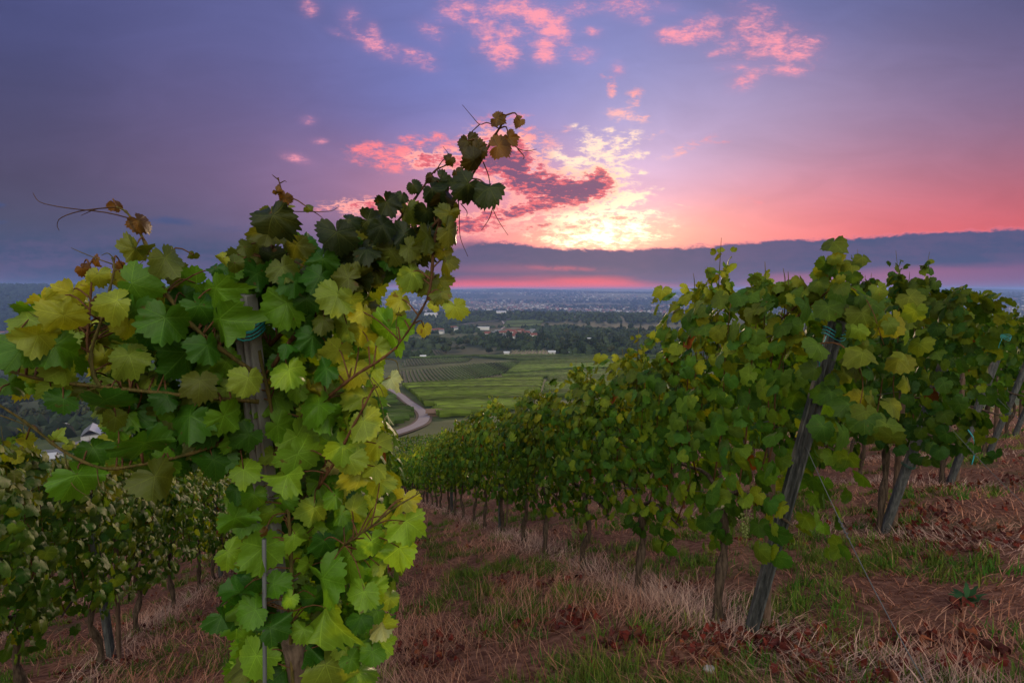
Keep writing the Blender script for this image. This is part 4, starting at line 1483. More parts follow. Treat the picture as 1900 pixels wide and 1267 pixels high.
# ------------------------------------------------------------------ grass, straw and fallen leaves
def blades(name, label, pos, hgt_, wid, lean, col, mat, seg=3, cat='grass', toward=None):
    """pos (N,2); one curved blade each"""
    n = len(pos)
    z = hgt(pos[:, 0], pos[:, 1])
    az = rng.uniform(0, 2 * np.pi, n) if toward is None else toward + rng.normal(0, 1.05, n)
    dirx, diry = np.cos(az), np.sin(az)
    faz = az + np.pi / 2 + rng.normal(0, .5, n)
    vs = []
    for s in range(seg + 1):
        t = s / seg
        bend = lean * (t ** 1.6)
        cx = pos[:, 0] + dirx * hgt_ * bend
        cy_ = pos[:, 1] + diry * hgt_ * bend
        cz = z - .01 + hgt_ * np.sqrt(np.maximum(0.02, 1 - np.minimum(lean, .98) ** 2)) * t * (1 - .15 * t * lean)
        ww_ = wid * (1 - t) ** .6 if s < seg else wid * .05
        vs.append(np.stack([cx - np.cos(faz) * ww_, cy_ - np.sin(faz) * ww_, cz], 1))
        vs.append(np.stack([cx + np.cos(faz) * ww_, cy_ + np.sin(faz) * ww_, cz], 1))
    V_ = np.stack(vs, 1).reshape(-1, 3)
    k = 2 * (seg + 1)
    base_ = np.arange(n) * k
    fl = []
    for s in range(seg):
        fl.append(np.stack([base_ + 2 * s, base_ + 2 * s + 1, base_ + 2 * s + 3, base_ + 2 * s + 2], 1))
    Fq = np.stack(fl, 1).reshape(-1, 4)
    C_ = np.repeat(col, k, axis=0)
    me = mesh_np(name, V_, Fq.ravel(), np.full(len(Fq), 4), mat, C_)
    return tag(link(name, me), label, cat, None, 'stuff')


def scatter(n, rmax=40, rmin=1.1, power=1.0):
    """random ground points inside the view wedge, denser near the camera"""
    u = rng.uniform(0, 1, n)
    r = rmin * (rmax / rmin) ** (u ** power)
    a = rng.uniform(R(-50), R(50), n)
    return np.stack([r * np.sin(a), r * np.cos(a)], 1), r


def rowdist(pos):
    """signed distance across the rows, in row spacings, 0 at the first row right of the aisle"""
    p = (pos[:, 0] - P0[0]) * PERP[0] + (pos[:, 1] - P0[1]) * PERP[1]
    sp = DISP.dot(PERP)
    return p / sp


def under_row(pos):
    q = rowdist(pos)
    return np.exp(-((q - np.round(q)) / .13) ** 2)


# dry straw: matted, lying in swirls, palest under the rows
def bends(pos, sc_, seed):
    return 2 * np.pi * 1.6 * (vnoise(pos[:, 0] / sc_, pos[:, 1] / sc_, seed) + .5)


pos, r = scatter(230000, 42, 1.5, .85)
n2_ = vnoise(pos[:, 0] / 1.6, pos[:, 1] / 1.6, 22) + .5
n3_ = vnoise(pos[:, 0] / .35, pos[:, 1] / .35, 23) + .5
ur = under_row(pos)
keep = rng.uniform(0, 1, len(pos)) < np.clip(.05 + .75 * ur + 1.0 * (n2_ * .6 + n3_ * .55 - .30), 0.04, 1)
pos, r, ur, n2_ = pos[keep], r[keep], ur[keep][:, None], n2_[keep][:, None]
n = len(pos)
mixc = np.clip(rng.normal(.5, .35, (n, 1)), 0, 1)
cA, cB, cC = np.array([.56, .30, .20]), np.array([.37, .14, .075]), np.array([.66, .49, .42])
col = (cB * (1 - mixc) + cA * mixc) * (1 - .65 * ur) + cC * (.65 * ur)
col = col * rng.uniform(.45, 1.25, (n, 1)) * (.75 + .5 * n2_)
blades('dry_grass', 'dry straw-coloured grass lying over the vineyard floor', pos, rng.uniform(.05, .21, n) * np.where(rowdist(pos) > .12, .7, 1.0), np.clip(.0015 * r ** .55, .0015, .008), rng.uniform(.62, .995, n), col, M_GRASS, 3, 'grass', bends(pos, 1.1, 24))
# green grass in tufts
pos, r = scatter(17000, 40, 1.5, .85)
n1_ = vnoise(pos[:, 0] / .5, pos[:, 1] / .5, 31) + .5
n2_ = vnoise(pos[:, 0] / 2.6, pos[:, 1] / 2.6, 32) + .5
keep = rng.uniform(0, 1, len(pos)) < np.clip((n1_ * .85 + n2_ * .36 - .50 - .04 * (rowdist(pos) > .15)) * 3.2, 0, 1) * (1 - .9 * under_row(pos))
pos, r = pos[keep], r[keep]
nb = 26
n = len(pos) * nb
tuft = np.repeat(rng.uniform(.6, 1.35, (len(pos), 1)), nb, 0)
hue = np.repeat(rng.uniform(0, 1, (len(pos), 1)), nb, 0)
big = np.repeat(rng.uniform(.5, 1.25, len(pos)), nb)
rr = np.repeat(r, nb)
pos = np.repeat(pos, nb, 0) + rng.normal(0, 1, (n, 2)) * (.035 * np.repeat(rng.uniform(.6, 1.8, len(pos)), nb))[:, None]
col = (np.array([.05, .17, .015]) * (1 - hue) + np.array([.18, .20, .03]) * hue) * tuft * rng.uniform(.7, 1.25, (n, 1))
blades('green_grass', 'short green grass tufts between the vine rows', pos, rng.uniform(.04, .13, n) * big, np.clip(.0018 * rr ** .55, .0018, .009), rng.uniform(.1, .85, n), col, M_GRASS)
# tall dry stalks in the aisle
pos, r = scatter(26000, 36, 1.6, .9)
q = rowdist(pos)
keep = (rng.uniform(0, 1, len(pos)) < np.clip(vnoise(pos[:, 0] / 1.0, pos[:, 1] / 1.0, 41) * 2.2 + .30, 0.03, 1)) & (q > -2.2) & (q < .1)
pos, r = pos[keep], r[keep]
n = len(pos)
col = (np.array([.43, .185, .11]) + np.array([.12, .13, .12]) * rng.uniform(0, 1, (n, 1))) * rng.uniform(.55, 1.25, (n, 1))
blades('tall_dry_grass', 'tall reddish dry grass stalks along the grassy aisle', pos, rng.uniform(.10, .30, n), np.clip(.0010 * r ** .55, .0010, .005), rng.uniform(.3, .95, n), col, M_GRASS, 4, 'grass', bends(pos, 1.4, 42))

# fallen red-brown vine leaves
pos, r = scatter(15000, 18, 1.5, .9)
q = rowdist(pos)
clus = (vnoise(pos[:, 0] / .5, pos[:, 1] / .5, 51) + .5) * .7 + .3 * (vnoise(pos[:, 0] / 1.7, pos[:, 1] / 1.7, 52) + .5)
keep = (clus > .70) & (rng.uniform(0, 1, len(pos)) < .8)
pos = pos[keep]
for cx, cy_, rad, n_ in [(1385, 1205, .20, 130), (1325, 1192, .12, 60), (1440, 1212, .12, 60), (1272, 1092, .08, 30), (700, 1150, .16, 60), (1690, 962, .35, 110), (1785, 1012, .30, 110), (1720, 985, .25, 80), (960, 1165, .12, 40), (1060, 1160, .10, 30),
                         (790, 1235, .14, 60), (1160, 1190, .10, 40), (1840, 900, .4, 90), (330, 1000, .25, 60), (760, 1010, .2, 50)]:
    g_ = ground_px(cx, cy_)
    n_ = int(n_ * .6)
    pos = np.concatenate([pos, rng.normal(0, 1, (n_, 2)) * np.array([[rad, rad * .6]]) + np.array([[g_.x, g_.y]])])
random.seed(33)
fl_ = Leaves(18, 2)
for (x, y) in pos:
    c = random.choice([(.15, .026, .018), (.12, .024, .018), (.19, .06, .03), (.08, .02, .016)])
    fl_.add((x, y, gz(x, y) + random.uniform(.015, .06)), (random.gauss(0, .5), random.gauss(0, .5), 1), (random.gauss(0, 1), random.gauss(0, 1), 0), random.uniform(.022, .06), jc(c, .4), random.uniform(.4, 1.6), random.uniform(-.8, 1.4), .28)
tag(link('fallen_leaves', fl_.mesh('fallen_leaves', M_DEADLEAF)), 'red-brown fallen vine leaves scattered on the ground', 'leaves', None, 'stuff')

# dark green weed, stone, twigs
wp = ground_px(1795, 1118)
lf = MB()
random.seed(3)
for i in range(30):
    a = random.uniform(0, 6.28)
    L = random.uniform(.08, .17)
    el = random.uniform(.2, 1.0)
    d = Vector((math.cos(a) * math.cos(el), math.sin(a) * math.cos(el), math.sin(el)))
    sd = d.cross(Vector((0, 0, 1))).normalized()
    vs, fs = [], []
    for s in range(7):
        t = s / 6
        c = d * L * t + Vector((0, 0, -.05 * t * t))
        ww_ = .014 * math.sin(math.pi * (.12 + .86 * t)) * (1.25 if s % 2 else .8)
        vs += [c - sd * ww_, c + sd * ww_ + Vector((0, 0, .003))]
    for s in range(6):
        fs.append((2 * s, 2 * s + 1, 2 * s + 3, 2 * s + 2))
    lf.add(vs, fs, jc((.03, .09, .03), .2))
o = lf.build('dandelion_plant', M_GRASS)
o.location = wp
tag(o, 'dark green dandelion rosette growing alone at the lower right', 'weed')
st = MB()
vs, fs = [], []
for a in range(6):
    la = -math.pi / 2 + math.pi * a / 5
    for b in range(9):
        lo_ = 2 * math.pi * b / 9
        rr = .026 * (1 + random.uniform(-.2, .2))
        vs.append((math.cos(la) * math.cos(lo_) * rr * 1.3, math.cos(la) * math.sin(lo_) * rr, math.sin(la) * rr * .7))
for a in range(5):
    for b in range(9):
        fs.append((a * 9 + b, a * 9 + (b + 1) % 9, (a + 1) * 9 + (b + 1) % 9, (a + 1) * 9 + b))
st.add(vs, fs)
o = st.build('stone', M_STONE)
o.location = ground_px(1316, 1248) + Vector((0, 0, .02))
tag(o, 'small pale stone lying in the straw at the bottom edge', 'stone')
for (a, b, lab) in [((1195, 1185), (1265, 1140), 'forked dry twig lying in the straw near the red leaves'), ((1255, 1100), (1268, 1072), 'short pale twig standing in the straw beyond the forked one'),
                    ((640 + 560, 1160), (640 + 600, 1135), 'thin dry twig lying on the straw beside the forked twig')]:
    pa, pb = ground_px(*a), ground_px(*b)
    mb = MB()
    mid_ = (pa + pb) / 2 + Vector((.02, .01, .03))
    mb.tube(spline([Vector((0, 0, .02)), mid_ - pa + Vector((0, 0, .02)), pb - pa + Vector((0, 0, .05))], 8), [.006 - .0004 * i for i in range(9)], 6)
    mb.tube(spline([mid_ - pa + Vector((0, 0, .02)), mid_ - pa + Vector((.04, .06, .07))], 4), [.004, .0036, .003, .0025, .002], 5)
    o = mb.build('twig', M_STAKEWOOD)
    o.location = pa
    tag(o, lab, 'twig', 'twigs on the ground')

# ------------------------------------------------------------------ terraced vine rows below the slope
random.seed(77)
cnt = 0
for li, (a, b) in enumerate([((560, 912), (905, 876)), ((560, 893), (940, 852)), ((560, 876), (960, 830))]):
    pa, pb = ground_px(*a), ground_px(*b)
    L = (pb - pa).length
    rz = math.atan2(pb.y - pa.y, pb.x - pa.x)
    n_ = int(L / 1.15)
    for i in range(n_):
        q = pa.lerp(pb, (i + .5) / n_)
        place_vine(q.x, q.y, 2, 'small distant grapevine in the %s row of the terrace below the aisle' % ['nearest', 'middle', 'farthest'][li], 'vines on the terrace below the aisle', rz + random.choice((0, math.pi)), random.randint(0, 9), 1.1, 1.0)

# ------------------------------------------------------------------ valley track
def drape_strip(name, px_pts, width, mat, lift, n=150):
    pts_ = spline([ground_px(*q) for q in px_pts], n)
    vs, fs = [], []
    for i, q in enumerate(pts_):
        t = pts_[min(i + 1, n)] - pts_[max(i - 1, 0)]
        t.z = 0
        t.normalize()
        s = Vector((-t.y, t.x, 0))
        for k in (-1, -.33, .33, 1):
            p_ = q + s * width / 2 * k
            vs.append((p_.x, p_.y, gz(p_.x, p_.y) + lift))
    for i in range(n):
        for k in range(3):
            fs.append((i * 4 + k, i * 4 + k + 1, (i + 1) * 4 + k + 1, (i + 1) * 4 + k))
    mb = MB()
    mb.add(vs, fs)
    return tag(mb.build(name, mat), kind='structure')


TRACK = [(655, 668), (690, 697), (722, 722), (752, 742), (777, 760), (787, 773), (780, 787), (755, 799), (705, 815), (640, 832)]
drape_strip('track_verge', TRACK, 3.6, M_PATHDIRT, .22)
drape_strip('track', TRACK, 2.4, M_ROAD, .30)
drape_strip('field_path', [(740, 686), (800, 681), (900, 674), (1000, 669), (1130, 666)], 1.6, M_PATHDIRT, .3)
drape_strip('field_path', [(905, 700), (960, 697), (1020, 690), (1100, 686)], 1.8, M_PATHDIRT, .35)
drape_strip('hill_path', [(860, 602), (900, 597), (960, 590)], 5.0, M_ROAD, .8)
drape_strip('hill_path', [(932, 596), (936, 604), (930, 612)], 4.0, M_ROAD, .8)


# ------------------------------------------------------------------ vineyard plots in the valley
def inside(poly, x, y):
    c = False
    j = len(poly) - 1
    for i in range(len(poly)):
        xi, yi = poly[i]
        xj, yj = poly[j]
        if (yi > y) != (yj > y) and x < (xj - xi) * (y - yi) / (yj - yi) + xi:
            c = not c
        j = i
    return c


def plot(label, px_poly, az, spacing, col, hgt0=1.7, wid=.8, step=2.4, soil=None):
    g_ = [ground_px(*q) for q in px_poly]
    if any(q is None for q in g_):
        return
    poly = [(q.x, q.y) for q in g_]
    cx = sum(q[0] for q in poly) / len(poly)
    cy_ = sum(q[1] for q in poly) / len(poly)
    d = (math.sin(R(az)), math.cos(R(az)))
    p = (d[1], -d[0])
    rad = max(math.hypot(q[0] - cx, q[1] - cy_) for q in poly)
    mb = MB()
    nrow = int(rad * 2 / spacing)
    for i in range(nrow):
        off = -rad + spacing * (i + .5)
        run = []
        L = int(rad * 2 / step)
        for j in range(L + 1):
            t = -rad + step * j
            x, y = cx + p[0] * off + d[0] * t, cy_ + p[1] * off + d[1] * t
            ok = inside(poly, x, y)
            if ok:
                run.append((x, y))
            if (not ok or j == L) and run:
                if len(run) > 1:
                    zs = gmesh(np.array([q[0] for q in run]), np.array([q[1] for q in run]))
                    vs, fs = [], []
                    f0 = random.uniform(.75, 1.2) * (1 + 1.1 * float(vnoise(np.array(off / 11.0), np.array(px_poly[0][0] * 1.0), 77)))
                    if soil:
                        vs = [(x1 + p[0] * a * spacing, y1 + p[1] * a * spacing, gz(x1 + p[0] * a * spacing, y1 + p[1] * a * spacing) + .12) for x1, y1 in run for a in (-.49, .49)]
                        mb.add(vs, [(2 * k, 2 * k + 1, 2 * k + 3, 2 * k + 2) for k in range(len(run) - 1)])
                        mb.c[-len(vs):] = [tuple(np.array(soil) * random.uniform(.7, 1.2)) for _ in vs]
                        vs, fs = [], []
                    for (x1, y1), z1 in zip(run, zs):
                        w1 = wid * random.uniform(.6, 1.2)
                        h1 = hgt0 * random.uniform(.8, 1.15)
                        for a, b in ((-.5, .25), (-.62, .62), (-.2, 1.0), (.2, 1.0), (.62, .62), (.5, .25)):
                            vs.append((x1 + p[0] * a * w1 + random.uniform(-.1, .1), y1 + p[1] * a * w1 + random.uniform(-.1, .1), z1 + b * h1))
                    for k in range(len(run) - 1):
                        for e in range(5):
                            fs.append((k * 6 + e, k * 6 + e + 1, (k + 1) * 6 + e + 1, (k + 1) * 6 + e))
                    mb.add(vs, fs)
                    mb.c[-len(vs):] = [tuple(np.array(col) * f0 * random.uniform(.65, 1.3)) for _ in vs]
                run = []
    if mb.f:
        tag(mb.build('vineyard_plot', M_FARVINE, None, False), label, 'vineyard', None, 'stuff')


random.seed(8)
plot('striped vineyard plot with rows running away beside the track', [(736, 713), (738, 690), (880, 676), (968, 670), (936, 695), (850, 708)], -11.5, 2.5, (.075, .115, .028), 1.1, .75, 2.4, (.22, .20, .11))
plot('narrow striped plot above the field path', [(744, 681), (752, 666), (880, 664), (870, 671), (800, 677)], -13, 2.5, (.075, .11, .028), 1.1, .75, 2.4, (.18, .17, .10))
plot('big green vineyard plot inside the bend of the track', [(738, 716), (850, 710), (940, 702), (1010, 700), (1000, 740), (950, 765), (812, 780), (797, 762), (762, 738)], 76, 2.3, (.10, .145, .020), 1.7, 1.2)
plot('dark green plot left of the bend of the track', [(640, 700), (690, 712), (730, 738), (768, 764), (772, 776), (745, 790), (640, 812)], 70, 2.0, (.06, .10, .022), 1.7, 1.2)
plot('light green plot right of the big vineyard plot', [(930, 699), (1000, 692), (1100, 688), (1200, 690), (1100, 740), (1003, 738), (1015, 702)], 80, 2.3, (.09, .13, .026), 1.7, 1.2)
plot('green plot right of the striped plot', [(936, 694), (966, 672), (1100, 667), (1230, 668), (1200, 684), (1060, 684)], 72, 2.4, (.08, .115, .024), 1.7, 1.1)
plot('band of green vines between the striped plots and the trees', [(725, 668), (815, 661), (960, 660), (1130, 659), (1260, 662), (1130, 666), (960, 669), (880, 662), (752, 666)], 78, 2.6, (.055, .08, .024), 1.7, 1.4)
plot('green plot behind the striped plots', [(725, 663), (735, 651), (815, 648), (815, 660)], -12, 3.6, (.06, .085, .028), 1.2, 1.0, 3.0, (.15, .13, .085))
plot('green plot among the trees', [(950, 661), (948, 650), (1010, 650), (1035, 660)], 4, 3.6, (.07, .105, .03), 1.2, 1.0, 3.0, (.16, .15, .09))
plot('pale plot on the far wooded hill', [(930, 606), (940, 596), (1010, 594), (1000, 606)], 60, 3.5, (.09, .12, .045), 1.7, 1.6, 6)
plot('striped plot seen below the front vine leaves', [(230, 812), (250, 775), (320, 768), (330, 812)], -28, 3.0, (.085, .12, .03), 1.2, .9, 2.0, (.2, .18, .11))
plot('low vineyard slope below the left row', [(40, 905), (70, 872), (260, 868), (420, 900), (420, 930), (200, 935)], -40, 2.2, (.10, .135, .03), 1.7, 1.0, 1.5)
plot('green slope below the road on the left', [(90, 866), (130, 842), (330, 826), (420, 850), (400, 880)], -60, 2.2, (.07, .10, .03), 1.7, 1.0, 2.0)

# ------------------------------------------------------------------ trees
def tree_proto(seed, h, wd, col, conifer=False):
    random.seed(seed)
    tr = MB()
    tr.tube(spline([(0, 0, -.5), (.1, 0, h * .25), (-.1, .1, h * .55), (0, 0, h * .8)], 6), [h * .03, h * .026, h * .022, h * .018, h * .014, h * .01, h * .006], 6)
    for i in range(5):
        a = random.uniform(0, 6.28)
        z0 = h * random.uniform(.25, .55)
        tr.tube([(0, 0, z0), (math.cos(a) * wd * .2, math.sin(a) * wd * .2, z0 + h * .1), (math.cos(a) * wd * .36, math.sin(a) * wd * .36, z0 + h * .18)], [h * .012, h * .008, h * .004], 5)
    cr = MB()
    lumps = [(Vector((0, 0, h * .62)), wd * .42)]
    for i in range(9):
        a = random.uniform(0, 6.28)
        el = random.uniform(-.5, 1.2)
        lumps.append((Vector((math.cos(a) * math.cos(el) * wd * .3, math.sin(a) * math.cos(el) * wd * .3, h * .58 + math.sin(el) * h * .26)), wd * random.uniform(.16, .27)))
    for i in range(420):
        if conifer:
            t = random.random() ** .8
            a = random.uniform(0, 6.28)
            rr = wd * .42 * (1 - t) * (random.uniform(.6, 1.1))
            c = Vector((math.cos(a) * rr, math.sin(a) * rr, h * (.12 + .88 * t)))
            n_ = Vector((math.cos(a), math.sin(a), .4))
        else:
            L, rad = random.choice(lumps)
            d = Vector((random.gauss(0, 1), random.gauss(0, 1), random.gauss(.2, 1))).normalized()
            c = L + d * rad * random.uniform(.65, 1.1)
            n_ = d
        n_ = (n_ + Vector((random.gauss(0, .5), random.gauss(0, .5), random.gauss(0, .5)))).normalized()
        a1 = n_.cross(Vector((.2, .3, .9))).normalized()
        b1 = n_.cross(a1)
        s = wd * random.uniform(.05, .11)
        k = 5
        ph = random.uniform(0, 6.28)
        vs = [c + n_ * s * .3] + [c + (a1 * math.cos(ph + 6.283 * q / k) + b1 * math.sin(ph + 6.283 * q / k)) * s * random.uniform(.6, 1.3) for q in range(k)]
        cr.add(vs, [(0, 1 + q, 1 + (q + 1) % k) for q in range(k)], jc(col, .45))
    return tr.mesh('tree_trunk', M_TREEBARK), cr.mesh('tree_crown', M_TREELEAF, False)


TREES = [tree_proto(1, 9, 8, (.030, .048, .018)), tree_proto(2, 7, 7.5, (.045, .062, .022)), tree_proto(3, 12, 6, (.022, .036, .018), True), tree_proto(4, 6, 6.5, (.060, .066, .024)), tree_proto(5, 10, 9, (.036, .05, .02))]
KINDNAME = ['rounded dark green tree', 'bushy green tree', 'narrow dark conifer', 'low olive green fruit tree', 'broad dark tree']


def trees(n, px0, px1, py0, py1, where, group, scale=(.7, 1.25), keep=None):
    done = 0
    while done < n:
        px, py = random.uniform(px0, px1), random.uniform(py0, py1)
        if keep and not keep(px, py):
            continue
        q = ground_px(px, py)
        done += 1
        if q is None:
            continue
        k = random.choices(range(5), [3, 3, 1, 2, 2])[0]
        o = empty('tree', tuple(q), random.uniform(0, 6.28))
        sc_ = random.uniform(*scale)
        o.scale = (sc_, sc_, sc_ * random.uniform(.85, 1.15))
        tag(o, KINDNAME[k] + ' ' + where, 'tree', group)
        link('trunk', TREES[k][0], o)
        link('crown', TREES[k][1], o)


random.seed(91)
trees(74, 715, 1230, 634, 660, 'in the belt of trees behind the valley vineyards', 'trees behind the valley vineyards', (.6, 1.35), lambda a, b: not (945 < a < 1035 and b > 648) and not (725 < a < 815 and b > 646))
trees(60, 715, 1280, 612, 642, 'on the wooded slope below the village', 'trees on the wooded slope', (.8, 1.3), lambda a, b: not (860 < a < 1000 and b < 628))
trees(40, 1000, 1300, 585, 640, 'on the far wooded hill to the right', 'trees on the far wooded hill', (.9, 1.5))
trees(56, -20, 330, 720, 792, 'in the wood below the left row', 'trees in the wood on the left', (.8, 1.4))
trees(14, 215, 420, 690, 760, 'behind the leaves of the front vine', 'trees behind the front vine', (.8, 1.4))


# ------------------------------------------------------------------ far woods and the far town, too many to count
def crowns(name, label, n, sampler, size, col):
    T = np.array([(0, 0, 1.0), (.9, 0, .35), (.28, .86, .3), (-.73, .53, .4), (-.73, -.53, .3), (.28, -.86, .35), (.95, .2, -.5), (.1, .95, -.5), (-.9, .3, -.5), (-.6, -.8, -.5), (.5, -.85, -.5)])
    Fx = [(0, 1, 2), (0, 2, 3), (0, 3, 4), (0, 4, 5), (0, 5, 1), (1, 6, 2), (6, 7, 2), (2, 7, 3), (7, 8, 3), (3, 8, 4), (8, 9, 4), (4, 9, 5), (9, 10, 5), (5, 10, 1), (10, 6, 1)]
    xs, ys = sampler(n)
    zs = hgt(xs, ys)
    n = len(xs)
    sc_ = rng.uniform(*size, n)
    J = rng.uniform(.7, 1.3, (n, len(T), 3))
    V_ = T[None] * J * sc_[:, None, None] + np.stack([xs, ys, zs + sc_ * .45], 1)[:, None]
    loops = (np.array(Fx).ravel()[None] + (np.arange(n) * len(T))[:, None]).ravel()
    C_ = np.repeat(np.array(col)[None] * rng.uniform(.5, 1.5, (n, 1)), len(T), 0)
    me = mesh_np(name, V_.reshape(-1, 3), loops, np.full(n * len(Fx), 3), M_FARVINE, C_, None, False)
    return tag(link(name, me), label, 'woods', None, 'stuff')


def polar_sampler(r0, r1, a0, a1, thr=None, sc_=300.0, seed=60, rp=1.0):
    def f(n):
        r = (r0 ** rp + (r1 ** rp - r0 ** rp) * rng.uniform(0, 1, n)) ** (1 / rp)
        a = np.radians(rng.uniform(a0, a1, n))
        x, y = r * np.sin(a), r * np.cos(a)
        if thr is not None:
            k = vnoise(x / sc_, y / sc_, seed) + .5 > thr
            x, y = x[k], y[k]
        return x, y
    return f


crowns('wooded_hill', 'wooded hill beyond the village on the right, dark in the dusk', 5200, polar_sampler(640, 1900, -14, 34, .40), (3.5, 6.5), (.036, .05, .022))
crowns('hill_forest', 'forest covering the long flat hill on the left horizon', 9000, polar_sampler(2350, 4100, -52, -17), (7, 13), (.020, .034, .018))
crowns('woodland', 'dark woodland round the village and behind the valley vineyards', 4200, polar_sampler(545, 1180, -15, 30, .35, 110, 63), (2.2, 4.6), (.034, .05, .02))
crowns('valley_wood', 'dark wood in the valley on the left', 2200, polar_sampler(330, 1400, -50, -20, .42, 200), (3.0, 6.0), (.028, .042, .018))
crowns('distant_woods', 'far scattered woods between the town and the horizon', 14000, polar_sampler(2600, 9500, -16, 48, 0.40, 600, 61, 1.2), (7, 14), (.026, .038, .022))


def houses_mesh(n, sampler, size, hh, name, label, roof_mix):
    xs, ys = sampler(n)
    zs = hgt(xs, ys)
    mb_v, mb_f, mb_c, cts = [], [], [], []
    o_ = 0
    for x, y, z in zip(xs, ys, zs):
        L = random.uniform(*size)
        W = L * random.uniform(.45, .8)
        Hh = random.uniform(*hh)
        a = random.choice((.3, .3 + math.pi / 2)) + random.uniform(-.2, .2)
        ca, sa = math.cos(a), math.sin(a)
        rh = W * .35 if L < 30 else .5
        wall = random.choice([(.14, .135, .135), (.11, .105, .105), (.08, .08, .08), (.32, .31, .31)])
        roof = random.choices([(.24, .09, .07), (.17, .10, .09), (.10, .10, .11), (.42, .42, .44)], roof_mix)[0]
        P_ = [(-L / 2, -W / 2, -3), (L / 2, -W / 2, -3), (L / 2, W / 2, -3), (-L / 2, W / 2, -3), (-L / 2, -W / 2, Hh), (L / 2, -W / 2, Hh), (L / 2, W / 2, Hh), (-L / 2, W / 2, Hh), (-L / 2, 0, Hh + rh), (L / 2, 0, Hh + rh)]
        P2 = P_ + [P_[4], P_[5], P_[6], P_[7], P_[8], P_[9]]
        for (u, v, q) in P2:
            mb_v.append((x + u * ca - v * sa, y + u * sa + v * ca, z + q))
        mb_c += [wall] * 10 + [roof] * 6
        for f in [(0, 1, 5, 4), (1, 2, 6, 5), (2, 3, 7, 6), (3, 0, 4, 7), (4, 7, 8), (5, 9, 6)]:
            mb_f += [i + o_ for i in f]
            cts.append(len(f))
        for f in [(10, 11, 15, 14), (12, 13, 14, 15)]:
            mb_f += [i + o_ for i in f]
            cts.append(4)
        o_ += 16
    me = mesh_np(name, np.array(mb_v), np.array(mb_f), np.array(cts), M_TOWN, np.array(mb_c), None, False)
    return tag(link(name, me), label, 'town', None, 'stuff')


random.seed(17)
houses_mesh(3600, polar_sampler(2700, 4600, -17, 46, .40, 420, 71), (9, 20), (5, 10), 'distant_town', 'hazy town spread along the valley floor in the distance', (4, 3, 2, 2))
houses_mesh(2200, polar_sampler(4600, 8000, -17, 46, .52, 800, 72), (11, 26), (6, 12), 'distant_suburbs', 'pale far suburbs on the slopes towards the horizon', (3, 2, 2, 3))
houses_mesh(900, polar_sampler(1500, 2280, -47, -19, .36, 260, 73), (8, 14), (5, 8), 'hill_foot_town', 'red-roofed town at the foot of the wooded hill on the left', (6, 2, 1, 1))


# single houses and halls
def house(x, y, z, L, W, H, rz, wall, roof, rh=None, win=True, name='house'):
    rh = W * .4 if rh is None else rh
    o = empty(name, (x, y, z), rz)
    mb = MB()
    mb.add([(-L / 2, -W / 2, -2), (L / 2, -W / 2, -2), (L / 2, W / 2, -2), (-L / 2, W / 2, -2), (-L / 2, -W / 2, H), (L / 2, -W / 2, H), (L / 2, W / 2, H), (-L / 2, W / 2, H), (-L / 2, 0, H + rh), (L / 2, 0, H + rh)],
           [(0, 1, 5, 4), (1, 2, 6, 9, 5), (2, 3, 7, 6), (3, 0, 4, 8, 7), (3, 2, 1, 0)])
    mb.build('wall', wall, o, False)
    e = .5
    mb = MB()
    for sg in (-1, 1):
        y0, y1 = sg * (W / 2 + e), 0
        z0, z1 = H - e * rh / (W / 2), H + rh
        vs = [(-L / 2 - e, y0, z0 + .05), (L / 2 + e, y0, z0 + .05), (L / 2 + e, y1, z1 + .05), (-L / 2 - e, y1, z1 + .05)]
        vs += [(a, b, c + .2) for a, b, c in vs]
        mb.add(vs, [(3, 2, 1, 0), (4, 5, 6, 7), (0, 1, 5, 4), (1, 2, 6, 5), (2, 3, 7, 6), (3, 0, 4, 7)])
    mb.build('roof', roof, o, False)
    if win:
        nw = max(2, int(L / 3.5))
        for i in range(nw):
            for sg in (-1, 1):
                mb = MB()
                cx = -L / 2 + L * (i + .5) / nw
                mb.box((cx, sg * (W / 2 + .02), H * .45), (1.1, .06, 1.3))
                mb.build('window', M_GLASS, o, False)
    return o


random.seed(44)
V_SPOTS = [(905, 624), (915, 621), (924, 619), (933, 622), (944, 617), (952, 620), (960, 624), (966, 617), (975, 621), (983, 620), (988, 617), (990, 627), (938, 627), (950, 628), (970, 628)]
for i, (px, py) in enumerate(V_SPOTS):
    q = ground_px(px, py)
    red_ = 2 < i < 9
    o = house(q.x, q.y, q.z, random.uniform(7, 10) * (1.4 if red_ else 1), random.uniform(5, 7), random.uniform(3.5, 5), random.uniform(-.4, .4), M_WHITEWALL, M_REDROOF if red_ or random.random() < .5 else M_GREYROOF, None, False)
    tag(o, 'white village house among trees beyond the valley vineyards', 'house', 'village houses in the middle distance')
for i in range(14):
    px, py = random.uniform(752, 850), random.uniform(612, 622)
    q = ground_px(px, py)
    o = house(q.x, q.y, q.z, random.uniform(7, 10), random.uniform(5, 7), random.uniform(3.5, 5.5), random.uniform(-.5, .5), M_WHITEWALL, M_REDROOF if i % 3 else M_GREYROOF, None, False)
    tag(o, 'white house with steep roof in the hamlet just right of the front vine', 'house', 'hamlet houses right of the front vine')
